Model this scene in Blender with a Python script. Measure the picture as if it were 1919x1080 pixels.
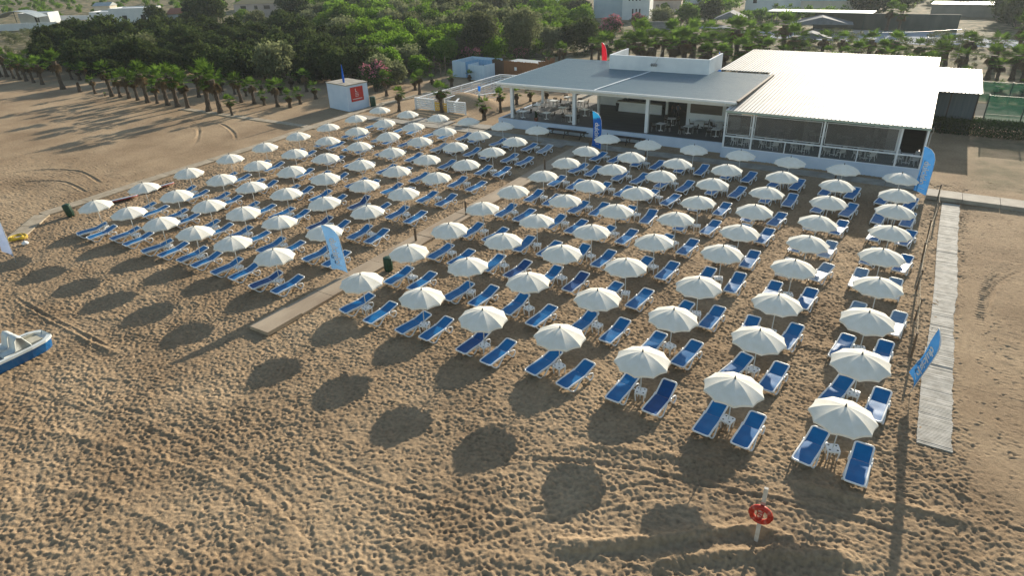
import bpy, math, random
import numpy as np
from mathutils import Matrix, Vector

# ---------------------------------------------------------------- camera, world, sun, exposure
scene = bpy.context.scene
for o in list(bpy.data.objects):
    bpy.data.objects.remove(o, do_unlink=True)
W, H = 1919.0, 1080.0
FOC, PIT, ROL, CAMH = 1222.724, math.radians(27.826164), math.radians(-2.132137), 18.6
TH = -0.56706959
GA = np.array([math.cos(TH), math.sin(TH)]); GB = np.array([-math.sin(TH), math.cos(TH)])
def grid(w):
    return np.array([w[0]*GA[0]+w[1]*GA[1], w[0]*GB[0]+w[1]*GB[1], w[2]])
_f = np.array([0, math.cos(PIT), -math.sin(PIT)]); _r = np.array([1., 0, 0]); _u = np.cross(_r, _f)
CR = grid(math.cos(ROL)*_r+math.sin(ROL)*_u); CU = grid(-math.sin(ROL)*_r+math.cos(ROL)*_u); CF = grid(_f)
def at(x, y, z=0.0):
    """point of the place, at height z, seen at photo pixel x, y"""
    d = CR*((x-W/2)/FOC)+CU*(-(y-H/2)/FOC)+CF
    t = (z-CAMH)/d[2]
    return (float(d[0]*t), float(d[1]*t), z)
cam_data = bpy.data.cameras.new('camera')
cam = bpy.data.objects.new('camera', cam_data)
scene.collection.objects.link(cam)
cam_data.sensor_width = 36.0
cam_data.lens = 36.0*FOC/W
cam_data.clip_start = 0.2
cam_data.clip_end = 3000
M = Matrix(((CR[0], CU[0], -CF[0], 0), (CR[1], CU[1], -CF[1], 0), (CR[2], CU[2], -CF[2], CAMH), (0, 0, 0, 1)))
cam.matrix_world = M
scene.camera = cam

SUN_EL = math.radians(17.7)
SUN_AZ = math.radians(89.0)          # direction towards the sun, from +X
world = bpy.data.worlds.new('World'); scene.world = world; world.use_nodes = True
wn = world.node_tree.nodes; wl = world.node_tree.links
for n in list(wn): wn.remove(n)
sky = wn.new('ShaderNodeTexSky'); sky.sky_type = 'NISHITA'; sky.sun_disc = False
sky.sun_elevation = SUN_EL; sky.sun_rotation = math.pi/2-SUN_AZ
sky.air_density = 1.3; sky.dust_density = 0.7; sky.ozone_density = 1.0
bg = wn.new('ShaderNodeBackground'); bg.inputs[1].default_value = 0.105
wo = wn.new('ShaderNodeOutputWorld')
wl.new(sky.outputs[0], bg.inputs[0]); wl.new(bg.outputs[0], wo.inputs[0])
sun_d = bpy.data.lights.new('sun', 'SUN'); sun_d.energy = 5.0; sun_d.angle = math.radians(0.5); sun_d.color = (1.0, 0.89, 0.72)
sun = bpy.data.objects.new('sun', sun_d); scene.collection.objects.link(sun)
sd = Vector((math.cos(SUN_EL)*math.cos(SUN_AZ), math.cos(SUN_EL)*math.sin(SUN_AZ), math.sin(SUN_EL)))
sun.rotation_euler = sd.to_track_quat('Z', 'Y').to_euler()
sun.location = sd*400
scene.view_settings.view_transform = 'Standard'; scene.view_settings.look = 'None'
scene.view_settings.exposure = 0.71; scene.view_settings.gamma = 1.0
scene.view_settings.use_curve_mapping = False
scene.cycles.max_bounces = 6; scene.cycles.transparent_max_bounces = 12
scene.cycles.diffuse_bounces = 3; scene.cycles.glossy_bounces = 3

rnd = random.Random(7)
C = bpy.context.scene.collection

# ---------------------------------------------------------------- helpers
def nt(m):
    m.use_nodes = True
    t = m.node_tree
    for n in list(t.nodes): t.nodes.remove(n)
    return t, t.nodes, t.links
def mat(name, c1, c2=None, scale=3.0, rough=0.7, metal=0.0, bump=0.0, bscale=20.0, spec=0.4, stretch=(1,1,1), alpha=1.0, detail=5, trans=0.0, coat=0.0, rmin=0.35, rmax=0.65):
    m = bpy.data.materials.new(name); t, N, L = nt(m)
    out = N.new('ShaderNodeOutputMaterial'); p = N.new('ShaderNodeBsdfPrincipled')
    p.inputs['Roughness'].default_value = rough; p.inputs['Metallic'].default_value = metal
    p.inputs['Specular IOR Level'].default_value = spec
    p.inputs['Coat Weight'].default_value = coat
    p.inputs['Alpha'].default_value = alpha
    p.inputs['Base Color'].default_value = (*c1, 1)
    tc = N.new('ShaderNodeTexCoord'); mp = N.new('ShaderNodeMapping'); mp.inputs['Scale'].default_value = stretch
    L.new(tc.outputs['Object'], mp.inputs[0])
    if c2 is not None:
        n = N.new('ShaderNodeTexNoise'); n.inputs['Scale'].default_value = scale; n.inputs['Detail'].default_value = detail
        L.new(mp.outputs[0], n.inputs['Vector'])
        r = N.new('ShaderNodeValToRGB'); r.color_ramp.elements[0].position = rmin; r.color_ramp.elements[1].position = rmax
        r.color_ramp.elements[0].color = (*c1, 1); r.color_ramp.elements[1].color = (*c2, 1)
        L.new(n.outputs[0], r.inputs[0]); L.new(r.outputs[0], p.inputs['Base Color'])
    if bump > 0:
        n2 = N.new('ShaderNodeTexNoise'); n2.inputs['Scale'].default_value = bscale; n2.inputs['Detail'].default_value = 4
        L.new(mp.outputs[0], n2.inputs['Vector'])
        b = N.new('ShaderNodeBump'); b.inputs['Strength'].default_value = 1.0; b.inputs['Distance'].default_value = bump
        L.new(n2.outputs[0], b.inputs['Height']); L.new(b.outputs[0], p.inputs['Normal'])
    L.new(p.outputs[0], out.inputs[0])
    if trans > 0:
        tr = N.new('ShaderNodeBsdfTranslucent'); mx = N.new('ShaderNodeMixShader'); mx.inputs[0].default_value = trans
        if c2 is not None: L.new(r.outputs[0], tr.inputs[0])
        else: tr.inputs[0].default_value = (*c1, 1)
        L.new(p.outputs[0], mx.inputs[1]); L.new(tr.outputs[0], mx.inputs[2]); L.new(mx.outputs[0], out.inputs[0])
    return m
def leafmat(name, dark, light, flower=None, fl_at=0.9, trans=0.4, rough=0.8, spec=0.08):
    m = bpy.data.materials.new(name); t, N, L = nt(m)
    out = N.new('ShaderNodeOutputMaterial'); p = N.new('ShaderNodeBsdfDiffuse')
    a = N.new('ShaderNodeAttribute'); a.attribute_name = 'tint'
    r = N.new('ShaderNodeValToRGB'); e = r.color_ramp.elements
    e[0].position = 0.0; e[0].color = (*dark, 1); e[1].position = fl_at-0.02 if flower else 1.0; e[1].color = (*light, 1)
    if flower:
        x = r.color_ramp.elements.new(fl_at); x.color = (*flower, 1)
    L.new(a.outputs['Fac'], r.inputs[0])
    oi = N.new('ShaderNodeObjectInfo'); hs = N.new('ShaderNodeHueSaturation')
    mr = N.new('ShaderNodeMapRange'); mr.inputs[3].default_value = 0.72; mr.inputs[4].default_value = 1.3
    L.new(oi.outputs['Random'], mr.inputs[0]); L.new(mr.outputs[0], hs.inputs['Value'])
    L.new(r.outputs[0], hs.inputs['Color']); L.new(hs.outputs[0], p.inputs['Color'])
    tr = N.new('ShaderNodeBsdfTranslucent'); L.new(hs.outputs[0], tr.inputs[0])
    mx = N.new('ShaderNodeMixShader'); mx.inputs[0].default_value = trans
    L.new(p.outputs[0], mx.inputs[1]); L.new(tr.outputs[0], mx.inputs[2]); L.new(mx.outputs[0], out.inputs[0])
    return m
class MB:
    def __init__(s): s.v = []; s.f = []; s.m = []
    def add(s, vs, fs, mi=0, T=None):
        b = len(s.v)
        if T is not None: vs = [tuple(T @ Vector(v)) for v in vs]
        s.v += [tuple(v) for v in vs]; s.f += [tuple(i+b for i in f) for f in fs]; s.m += [mi]*len(fs); return s
    def box(s, x0, x1, y0, y1, z0, z1, mi=0, T=None):
        vs = [(x, y, z) for z in (z0, z1) for y in (y0, y1) for x in (x0, x1)]
        return s.add(vs, [(0,2,3,1),(4,5,7,6),(0,1,5,4),(2,6,7,3),(0,4,6,2),(1,3,7,5)], mi, T)
    def bar(s, a, b, w, h, mi=0, up=(0,0,1)):
        a = Vector(a); b = Vector(b); d = (b-a); l = d.length; d.normalize()
        sd_ = d.cross(Vector(up)); 
        if sd_.length < 1e-4: sd_ = d.cross(Vector((1,0,0)))
        sd_.normalize(); u = sd_.cross(d)
        vs = [p+sd_*sx*w/2+u*sz*h/2 for p in (a, b) for sx, sz in ((-1,-1),(1,-1),(1,1),(-1,1))]
        return s.add(vs, [(0,1,2,3),(7,6,5,4),(0,4,5,1),(1,5,6,2),(2,6,7,3),(3,7,4,0)], mi)
    def tube(s, path, r, n=6, closed=False, mi=0, ry=None, caps=True):
        path = [Vector(p) for p in path]; k = len(path); vs = []; fs = []
        rad = r if isinstance(r, (list, tuple)) else [r]*k
        prev = None
        for i, p in enumerate(path):
            if closed: d = path[(i+1) % k]-path[i-1]
            else: d = path[min(i+1, k-1)]-path[max(i-1, 0)]
            d.normalize()
            ref = Vector((0,0,1)) if abs(d.z) < 0.95 else Vector((0,1,0))
            a = d.cross(ref); a.normalize()
            if prev is not None and a.dot(prev) < 0 and abs(d.z) > 0.3: a = -a
            b = a.cross(d); prev = a
            for j in range(n):
                t = 2*math.pi*(j+.5)/n
                vs.append(p+a*math.cos(t)*rad[i]+b*math.sin(t)*(ry if ry else rad[i]))
        for i in range(k if closed else k-1):
            for j in range(n):
                q = (i+1) % k
                fs.append((i*n+j, i*n+(j+1) % n, q*n+(j+1) % n, q*n+j))
        if not closed and caps:
            fs.append(tuple(range(n))[::-1]); fs.append(tuple((k-1)*n+j for j in range(n)))
        return s.add(vs, fs, mi)
    def cyl(s, x, y, z0, z1, r0, r1=None, n=12, mi=0):
        return s.lathe(x, y, [(r0, z0), (r1 if r1 is not None else r0, z1)], n, mi)
    def lathe(s, x, y, prof, n=12, mi=0, cap=True):
        vs = [(x+r*math.cos(2*math.pi*j/n), y+r*math.sin(2*math.pi*j/n), z) for r, z in prof for j in range(n)]
        fs = [(i*n+j, i*n+(j+1) % n, (i+1)*n+(j+1) % n, (i+1)*n+j) for i in range(len(prof)-1) for j in range(n)]
        if cap: fs += [tuple(range(n))[::-1], tuple((len(prof)-1)*n+j for j in range(n))]
        return s.add(vs, fs, mi)
    def prism(s, pts, z0, z1, mi=0):
        k = len(pts); vs = [(x, y, z) for z in (z0, z1) for x, y in pts]
        fs = [tuple(range(k))[::-1], tuple(range(k, 2*k))]+[(i, (i+1) % k, k+(i+1) % k, k+i) for i in range(k)]
        return s.add(vs, fs, mi)
    def mesh(s, name, mats, smooth=False):
        me = bpy.data.meshes.new(name); me.from_pydata([tuple(v) for v in s.v], [], s.f)
        mats = mats if isinstance(mats, (list, tuple)) else [mats]
        for m in mats: me.materials.append(m)
        if len(mats) > 1: me.polygons.foreach_set('material_index', s.m)
        if smooth: me.polygons.foreach_set('use_smooth', [True]*len(s.f))
        me.update(); return me
    def build(s, name, mats, parent=None, smooth=False, loc=None):
        return link(name, s.mesh(name, mats, smooth), parent, loc)
def link(name, data, parent=None, loc=None, rotz=None):
    o = bpy.data.objects.new(name, data); C.objects.link(o)
    if parent is not None: o.parent = parent
    if loc is not None: o.location = loc
    if rotz is not None: o.rotation_euler = (0, 0, rotz)
    return o
def tag(o, label=None, cat=None, group=None, kind=None):
    if label: o['label'] = label
    if cat: o['category'] = cat
    if group: o['group'] = group
    if kind: o['kind'] = kind
    return o
def thing(name, label, cat, loc=(0,0,0), rotz=0.0, group=None):
    o = link(name, None, None, loc, rotz); o.empty_display_size = 0.2
    return tag(o, label, cat, group)
KIDS = {}
def kids(o):
    if o.name not in KIDS: KIDS[o.name] = [c for c in bpy.data.objects if c.parent == o]
    return KIDS[o.name]
def dup(o, loc=None, rot=None, label=None, parent=None, scale=None, group=None):
    c = o.copy(); C.objects.link(c)
    if parent is not None: c.parent = parent
    if loc is not None: c.location = loc
    if rot is not None: c.rotation_euler = rot if isinstance(rot, tuple) else (0, 0, rot)
    if scale is not None: c.scale = scale if isinstance(scale, tuple) else (scale,)*3
    if label: c['label'] = label
    if group: c['group'] = group
    for k in kids(o): dup(k, parent=c)
    return c
ORD = ['front', 'second', 'third', 'fourth', 'fifth', 'sixth', 'seventh', 'eighth', 'ninth', 'tenth', 'eleventh', 'twelfth', 'thirteenth', 'fourteenth', 'fifteenth', 'sixteenth', 'seventeenth', 'eighteenth', 'nineteenth', 'twentieth']
def nth(i):
    w = ['first']+ORD[1:]
    if i < 20: return w[i]
    tens = {20: ('twentieth', 'twenty'), 30: ('thirtieth', 'thirty'), 40: ('fortieth', 'forty'), 50: ('fiftieth', 'fifty'), 60: ('sixtieth', 'sixty')}
    n = i+1; t = n//10*10
    return tens[t][0] if n == t else (tens[t][1]+'-'+w[n-t-1])
def text_mesh(name, s, size, m, parent, Mx, extrude=0.004, bold=0.0):
    cu = bpy.data.curves.new(name, 'FONT'); cu.body = s; cu.size = size; cu.extrude = extrude; cu.offset = bold
    cu.align_x = 'CENTER'; cu.align_y = 'CENTER'
    tmp = bpy.data.objects.new(name+'_src', cu); C.objects.link(tmp)
    dg = bpy.context.evaluated_depsgraph_get(); dg.update()
    me = bpy.data.meshes.new_from_object(tmp.evaluated_get(dg))
    bpy.data.objects.remove(tmp); bpy.data.curves.remove(cu)
    me.name = name; me.materials.clear(); me.materials.append(m)
    o = link(name, me, parent); o.matrix_local = Mx
    return o

# ---------------------------------------------------------------- materials
M_white = mat('white_plastic', (.70,.71,.71), (.80,.80,.79), 2.0, 0.35)
M_wframe = mat('white_lounger_plastic', (.76,.77,.78), (.84,.84,.83), 4.0, 0.36)
M_blue = mat('blue_sling_fabric', (.003,.120,.33), (.004,.160,.41), 2.2, 0.42, bump=.0015, bscale=160, spec=.20)
M_blue2 = mat('deep_blue_sling', (.002,.058,.20), (.003,.075,.26), 3.0, 0.45, bump=.0015, bscale=160, spec=.25)
M_pale = mat('sun_glare_blue_sling', (.10,.22,.38), (.20,.31,.44), 5.0, 0.38, bump=.0015, bscale=160, spec=.45)  # sun and sky glare on the sling, put into its colour
M_canvas = mat('cream_canopy_canvas', (.84,.80,.69), (.90,.87,.78), 2.5, 0.85, bump=.003, bscale=9, spec=.15, trans=0.13)
M_pole = mat('pale_metal_pole', (.62,.63,.62), None, 1, 0.4)
M_greyp = mat('grey_finial_plastic', (.10,.11,.11), None, 1, 0.5)
M_hole = mat('dark_cup_holder', (.03,.03,.035), None, 1, 0.7)
M_wall = mat('white_painted_wall', (.66,.70,.74), (.76,.79,.82), 0.7, 0.8, bump=.004, bscale=6)
M_plinth = mat('pale_blue_painted_wall', (.47,.58,.72), (.55,.65,.78), 0.7, 0.8, bump=.004, bscale=6)  # blue sky light put into the colour of the white wall
M_spath = mat('sandy_concrete', (.29,.235,.165), (.40,.335,.245), 1.6, 0.9, bump=.006, bscale=15)
M_post = mat('white_painted_timber', (.70,.73,.76), (.78,.80,.81), 1.5, 0.6)
M_deck = mat('grey_deck_planks', (.055,.056,.06), (.10,.10,.10), 1.2, 0.6, stretch=(.4,5,1), bump=.004, bscale=8)
M_slab = mat('pale_concrete', (.27,.24,.20), (.38,.345,.285), 1.1, 0.85, bump=.006, bscale=15)
M_boardw = mat('sandy_boardwalk_timber', (.28,.21,.145), (.42,.335,.24), .8, 0.85, stretch=(1,.35,1), bump=.006, bscale=18)
M_wood = mat('weathered_wood', (.10,.07,.045), (.19,.14,.095), 2.5, 0.8, stretch=(1,1,.2), bump=.005, bscale=12)
M_darkw = mat('dark_wood', (.03,.025,.02), (.07,.055,.045), 2.5, 0.7)
M_mat = mat('grey_white_slats', (.33,.31,.27), (.50,.475,.425), 2.2, 0.8, bump=.003, bscale=30)
M_steel = mat('brushed_steel', (.35,.36,.37), None, 1, 0.35, metal=.8)
M_green = mat('green_bin_plastic', (.010,.045,.025), (.02,.07,.04), 4, 0.5)
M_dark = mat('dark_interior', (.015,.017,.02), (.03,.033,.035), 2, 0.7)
M_rope = mat('pale_rope', (.5,.42,.30), None, 1, 0.9)
M_red = mat('red_paint', (.50,.028,.02), (.42,.02,.018), 3, 0.45)
M_orange = mat('orange_red_ring', (.52,.035,.015), (.42,.03,.015), 4, 0.5)
M_flag = mat('blue_flag_cloth', (.12,.27,.50), (.15,.32,.56), 2, 0.7, trans=.35, spec=.2)
M_flagm = mat('mid_blue_flag_cloth', (.045,.20,.50), (.06,.24,.56), 2, 0.7, trans=.3, spec=.2)
M_flagd = mat('vivid_blue_flag_cloth', (.005,.12,.52), (.008,.16,.62), 2, 0.7, trans=.3, spec=.2)
M_flagtop = mat('cyan_flag_cloth', (.02,.30,.62), None, 2, 0.7, trans=.3, spec=.2)
M_redflag = mat('red_flag_cloth', (.55,.01,.03), None, 2, 0.7, trans=.3, spec=.2)
M_letter = mat('white_lettering', (.75,.77,.80), None, 1, 0.7, trans=.2)
M_yellow = mat('yellow_hose', (.62,.44,.02), (.50,.34,.02), 6, 0.5)
M_terra = mat('terracotta', (.20,.07,.035), None, 1, 0.8)
M_rattan = mat('dark_brown_rattan', (.025,.018,.013), (.06,.04,.025), 14, 0.6)
M_boatblue = mat('blue_boat_hull', (.004,.10,.30), (.006,.13,.36), 2, 0.3, coat=.3)
M_boatwhite = mat('white_boat_gelcoat', (.55,.58,.57), (.68,.70,.67), 2, 0.3)
M_trunk = mat('palm_trunk_bark', (.045,.032,.022), (.13,.095,.065), 9, 0.95, stretch=(1,1,3), bump=.03, bscale=12)
M_bark = mat('brown_bark', (.05,.038,.028), (.10,.08,.06), 6, 0.9, bump=.02, bscale=10)
M_frond = leafmat('palm_frond_green', (.018,.048,.008), (.17,.28,.040), trans=.45, rough=.5, spec=.25)
M_fronddry = leafmat('dry_brown_frond', (.045,.030,.016), (.17,.12,.065), trans=.3)
M_tam = leafmat('dark_tamarisk_leaves', (.008,.018,.006), (.085,.115,.036), trans=.45)
M_lush = leafmat('bright_green_leaves', (.020,.062,.007), (.18,.30,.032), trans=.55)
M_olive = leafmat('grey_green_leaves', (.035,.052,.022), (.22,.24,.12), trans=.5)
M_olean = leafmat('oleander_leaves_and_pink_flowers', (.014,.034,.012), (.05,.09,.03), flower=(.42,.16,.20), fl_at=.78, trans=.3)
M_hedge = leafmat('hedge_leaves', (.008,.030,.006), (.035,.085,.012), trans=.3)
M_lime = leafmat('lime_green_leaves', (.035,.085,.006), (.19,.30,.015), trans=.45)

# ---------------------------------------------------------------- ground: one sheet
R0 = np.random.RandomState(3)
def ss(a, b, x): 
    t = np.clip((x-a)/(b-a), 0, 1); return t*t*(3-2*t)
def vnoise(x, y, s, seed):
    """smooth value noise on arrays"""
    g = np.random.RandomState(seed).rand(257, 257).astype(np.float32)
    X = x/s+1000; Y = y/s+1000; xi = np.floor(X).astype(int); yi = np.floor(Y).astype(int)
    fx = X-xi; fy = Y-yi; fx = fx*fx*(3-2*fx); fy = fy*fy*(3-2*fy); xi %= 256; yi %= 256
    return (g[xi, yi]*(1-fx)+g[xi+1, yi]*fx)*(1-fy)+(g[xi, yi+1]*(1-fx)+g[xi+1, yi+1]*fx)*fy
def trample(x, y):
    """how trodden the sand is, 0..1"""
    n = (vnoise(x, y, 5, 11)-.5)*5
    a = ss(-60.5, -58.5, x+n*.25)*(1-ss(3.6, 5.2, x+n*.3))*(1-ss(60.5, 64, y))
    b = (1-ss(17, 27, y+n))*(1-ss(5, 8, x+n))*.95
    c = (1-ss(24, 40, y+n))*.55*(1-ss(-10, 0, x))
    d = ss(4, 6, x)*(1-ss(9, 14, x+n))*.33
    return np.clip(np.maximum(np.maximum(a, b), np.maximum(c, d)), 0.06, 1)
RES = .04; RX0, RX1, RY0, RY1 = -84., 14., 2., 66.
nxr = int((RX1-RX0)/RES); nyr = int((RY1-RY0)/RES)
ras = np.zeros((nxr, nyr), np.float32)
ns = 170000
px_ = R0.uniform(RX0+1, RX1-1, ns); py_ = R0.uniform(RY0+1, RY1-1, ns)
keep = R0.rand(ns) < np.maximum(trample(px_, py_), .03)**1.3
px_, py_ = px_[keep], py_[keep]; ns = len(px_)
K = 7; kk = np.arange(-K, K+1)
ix = ((px_-RX0)/RES).astype(int); iy = ((py_-RY0)/RES).astype(int)
ang = np.where(R0.rand(ns) < .5, R0.normal(1.4, .7, ns), R0.uniform(0, math.pi, ns)); la = R0.uniform(.09, .16, ns); lb = la*R0.uniform(.42, .65, ns); dp = R0.uniform(.02, .055, ns)
for c0 in range(0, ns, 8000):
    sl = slice(c0, c0+8000)
    dx = (ix[sl, None, None]+kk[None, :, None])*RES+RX0-px_[sl, None, None]; dy = (iy[sl, None, None]+kk[None, None, :])*RES+RY0-py_[sl, None, None]
    ca = np.cos(ang[sl])[:, None, None]; sa = np.sin(ang[sl])[:, None, None]
    u = (dx*ca+dy*sa)/la[sl, None, None]; v = (-dx*sa+dy*ca)/lb[sl, None, None]; d = np.sqrt(u*u+v*v)
    hgt = dp[sl, None, None]*(-np.clip(1-d*d, 0, 1)+.42*np.exp(-((d-1.25)/.30)**2))
    I = np.clip(ix[sl, None, None]+kk[None, :, None], 0, nxr-1); J = np.clip(iy[sl, None, None]+kk[None, None, :], 0, nyr-1)
    np.add.at(ras, (np.broadcast_to(I, hgt.shape), np.broadcast_to(J, hgt.shape)), hgt.astype(np.float32))
ras = np.clip(ras, -.13, .10)
# sharp-crested pits between trodden ridges: distance to the nearest of jittered cell points
GX, GY = np.meshgrid(RX0+np.arange(nxr)*RES, RY0+np.arange(nyr)*RES, indexing='ij'); GX = GX.astype(np.float32); GY = GY.astype(np.float32)
def cells(size, seed, stretch=1.0):
    r = np.random.RandomState(seed); J = r.rand(512, 512, 2).astype(np.float32)
    u = (GX+(vnoise(GX, GY, .9, seed+1)-.5)*.35)/size; v = (GY+(vnoise(GX, GY, .9, seed+2)-.5)*.35)/(size*stretch)
    iu = np.floor(u).astype(np.int32); iv = np.floor(v).astype(np.int32); best = np.full(u.shape, 9., np.float32)
    for a in (-1, 0, 1):
        for b in (-1, 0, 1):
            q = J[(iu+a) % 512, (iv+b) % 512]
            best = np.minimum(best, (iu+a+.15+.7*q[..., 0]-u)**2+(iv+b+.15+.7*q[..., 1]-v)**2)
    return np.sqrt(best)
TR = trample(GX, GY).astype(np.float32)
amp = np.clip(.35+1.25*vnoise(GX, GY, 2.6, 77)*(.6+.6*vnoise(GX, GY, 9., 78)), .3, 1.35).astype(np.float32)*ss(.15, .8, TR)
ras = ras*.7+amp*(.085*(cells(.21, 5, 1.15)**1.6-.33)+.042*(cells(.12, 9)**1.4-.35)).astype(np.float32)
del GX, GY
def stroke(pts, w, h, prof='ridge'):
    """add a ridge or rut along a line of points"""
    P = np.array([(p[0], p[1]) for p in pts]); Q_ = []
    for k in range(len(P)-1):
        a, b, c, d = P[max(k-1, 0)], P[k], P[k+1], P[min(k+2, len(P)-1)]
        for t in np.arange(0, 1, .2): Q_.append(.5*(2*b+(c-a)*t+(2*a-5*b+4*c-d)*t*t+(3*b-a-3*c+d)*t**3))
    P = np.array(Q_+[P[-1]])
    x0, y0 = P.min(0)-3*w; x1, y1 = P.max(0)+3*w
    i0, i1 = max(0, int((x0-RX0)/RES)), min(nxr, int((x1-RX0)/RES)); j0, j1 = max(0, int((y0-RY0)/RES)), min(nyr, int((y1-RY0)/RES))
    if i1 <= i0 or j1 <= j0: return
    X, Y = np.meshgrid(RX0+np.arange(i0, i1)*RES, RY0+np.arange(j0, j1)*RES, indexing='ij')
    best = np.full(X.shape, 1e9); arc = np.zeros(X.shape); run = 0.; tot = sum(np.hypot(*(P[k+1]-P[k])) for k in range(len(P)-1))
    for k in range(len(P)-1):
        a, b = P[k], P[k+1]; d = b-a; l2 = d@d
        t = np.clip(((X-a[0])*d[0]+(Y-a[1])*d[1])/l2, 0, 1)
        ds = np.hypot(X-a[0]-t*d[0], Y-a[1]-t*d[1]); mk = ds < best
        best = np.where(mk, ds, best); arc = np.where(mk, run+t*math.sqrt(l2), arc); run += math.sqrt(l2)
    best = best+(vnoise(X, Y, 1.1, 5)-.5)*w*.7
    fade = ss(0, min(1.5, tot/4), arc)*ss(0, min(1.5, tot/4), tot-arc)
    if prof == 'ridge': z = h*np.exp(-(best/w)**2)
    elif prof == 'rut': z = h*(-np.exp(-(best/w)**4)+.55*np.exp(-((best-1.5*w)/(.5*w))**2))
    else: z = h*np.exp(-(best/w)**4)*(np.sin(arc*2*math.pi/.32) > 0)*-1.0
    ras[i0:i1, j0:j1] += (z*fade).astype(np.float32)
A2 = lambda *p: [at(x, y)[:2] for x, y in p]
stroke(A2((1040,838),(1180,842),(1300,862),(1400,893),(1475,896)), .20, .09)
stroke(A2((1450,893),(1560,925),(1662,945),(1760,968),(1870,992)), .24, .14)
stroke(A2((1000,1030),(1200,1015),(1330,1000),(1400,993),(1450,1001),(1510,1018)), .26, .24)
stroke(A2((1180,1062),(1340,1040),(1440,1037),(1540,1042),(1660,1066)), .28, .19)
stroke(A2((700,1010),(900,1040),(1100,1070)), .25, .06)
stroke(A2((80,590),(130,615),(190,650),(240,668)), .2, .07)
stroke(A2((30,560),(120,610),(210,655)), .12, .06, 'rut')
stroke(A2((0,800),(150,820),(330,870),(480,940),(560,1010)), .2, .05)
stroke(A2((20,905),(160,925),(300,980),(380,1060)), .2, .05)
stroke(A2((560,840),(700,905),(860,950),(1040,975),(1200,985)), .13, .025, 'rut')
stroke(A2((940,860),(1150,872),(1350,915),(1560,965),(1750,1020)), .13, .05, 'rut')
stroke(A2((0,350),(60,340),(120,342),(165,362)), .16, .05, 'rut')
stroke(A2((0,327),(80,318),(150,322),(190,345)), .16, .05, 'rut')
for k in range(3):
    stroke(A2((355,225+4*k),(372,238+4*k),(368,258+4*k),(350,270+4*k)), .16, .025, 'rut')
stroke(A2((408,230),(425,238),(438,250),(441,262)), .18, .06, 'rut')
stroke(A2((470,268),(500,262),(530,250),(560,240)), .14, .04, 'rut')
for d_ in (0, 26):
    stroke(A2((740,1079),(900,1020-d_*.6),(1060,965-d_),(1200,935-d_),(1330,930-d_)), .12, .026, 'rut')
    stroke(A2((0,705+d_),(150,742+d_),(330,800+d_),(470,880+d_),(560,960+d_),(600,1060+d_)), .12, .02, 'rut')
for w_ in (0, 10):
    stroke(A2((1919,487+w_),(1880,500+w_),(1855,522+w_),(1840,560+w_),(1835,610+w_)), .22, .03, 'tread')
stroke(A2((1919,505),(1885,520),(1862,545),(1850,590)), .10, .05, 'rut')
def axis(segs):
    out = []
    for a, b, st in segs: out += list(np.arange(a, b-1e-6, st))
    return out+[segs[-1][1]]
gx = np.array(axis([(-900,-400,40),(-400,-160,6),(-160,-100,1.0),(-100,-84,.4),(-84,-60,.16),(-60,-36,.07),(-36,6,.048),(6,14,.12),(14,30,.5),(30,100,5),(100,500,40)]))
gy = np.array(axis([(-60,0,6),(0,3,.4),(3,38,.048),(38,64,.075),(64,100,.45),(100,200,1.5),(200,400,8),(400,1200,50)]))
X, Y = np.meshgrid(gx, gy, indexing='ij')
fi = np.clip((X-RX0)/RES, 0, nxr-1.001); fj = np.clip((Y-RY0)/RES, 0, nyr-1.001); i0 = fi.astype(int); j0 = fj.astype(int); fx = fi-i0; fy = fj-j0
inside = (X > RX0) & (X < RX1) & (Y > RY0) & (Y < RY1)
Z = ((ras[i0, j0]*(1-fx)+ras[i0+1, j0]*fx)*(1-fy)+(ras[i0, j0+1]*(1-fx)+ras[i0+1, j0+1]*fx)*fy)*inside
Tm = trample(X, Y)
Z = Z+(vnoise(X, Y, .5, 1)-.5)*.06*Tm*inside+(vnoise(X, Y, .14, 8)-.5)*.03*Tm*inside
Z = Z+((vnoise(X, Y, 1.3, 2)-.5)*.06+(vnoise(X, Y, 4.0, 4)-.5)*.12)*(.25+.75*Tm)*(Y < 70)
def bumpz(cx, cy, r, h, p=2): return h*np.exp(-(((X-cx)**2+(Y-cy)**2)/(r*r))**(p/2))
mound = at(850, 196)
Z = Z+bumpz(mound[0]+1.0, mound[1]+.3, 3.0, 1.5)+bumpz(mound[0]+4.5, mound[1]+.5, 2.2, .7)
pile = at(85, 118); Z = Z+bumpz(pile[0]-3, pile[1]+4, 6.5, 3.2)+bumpz(pile[0]+4, pile[1]+8, 5, 1.4)
Z = Z+(vnoise(X, Y, 9, 21)-.5)*.9*ss(85, 100, Y+0.0*X)*ss(6, 20, np.abs(X+10))+(vnoise(X, Y, 2.2, 22)-.5)*.25*ss(66, 80, Y)*(X < -50)
flatz = ((X > -62.5) & (X < 16) & (Y > 58.0) & (Y < 61.5)) | ((X > -30.2) & (X < -27.0) & (Y > 18.5) & (Y < 60)) | ((X > -62) & (X < -58.5) & (Y > 18) & (Y < 70))
Z = np.where(flatz & (Z > .03), .03, Z); Z = np.where(flatz, np.minimum(Z, .03), Z)
flatb = (X > -42) & (X < 6) & (Y > 62) & (Y < 96); Z = np.where(flatb, np.minimum(Z, .0), Z)
nx, ny = X.shape
co = np.empty((nx*ny, 3), np.float32); co[:, 0] = X.ravel(); co[:, 1] = Y.ravel(); co[:, 2] = Z.ravel()
idx = np.arange(nx*ny).reshape(nx, ny)
quads = np.stack([idx[:-1, :-1], idx[1:, :-1], idx[1:, 1:], idx[:-1, 1:]], -1).reshape(-1, 4)
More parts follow.
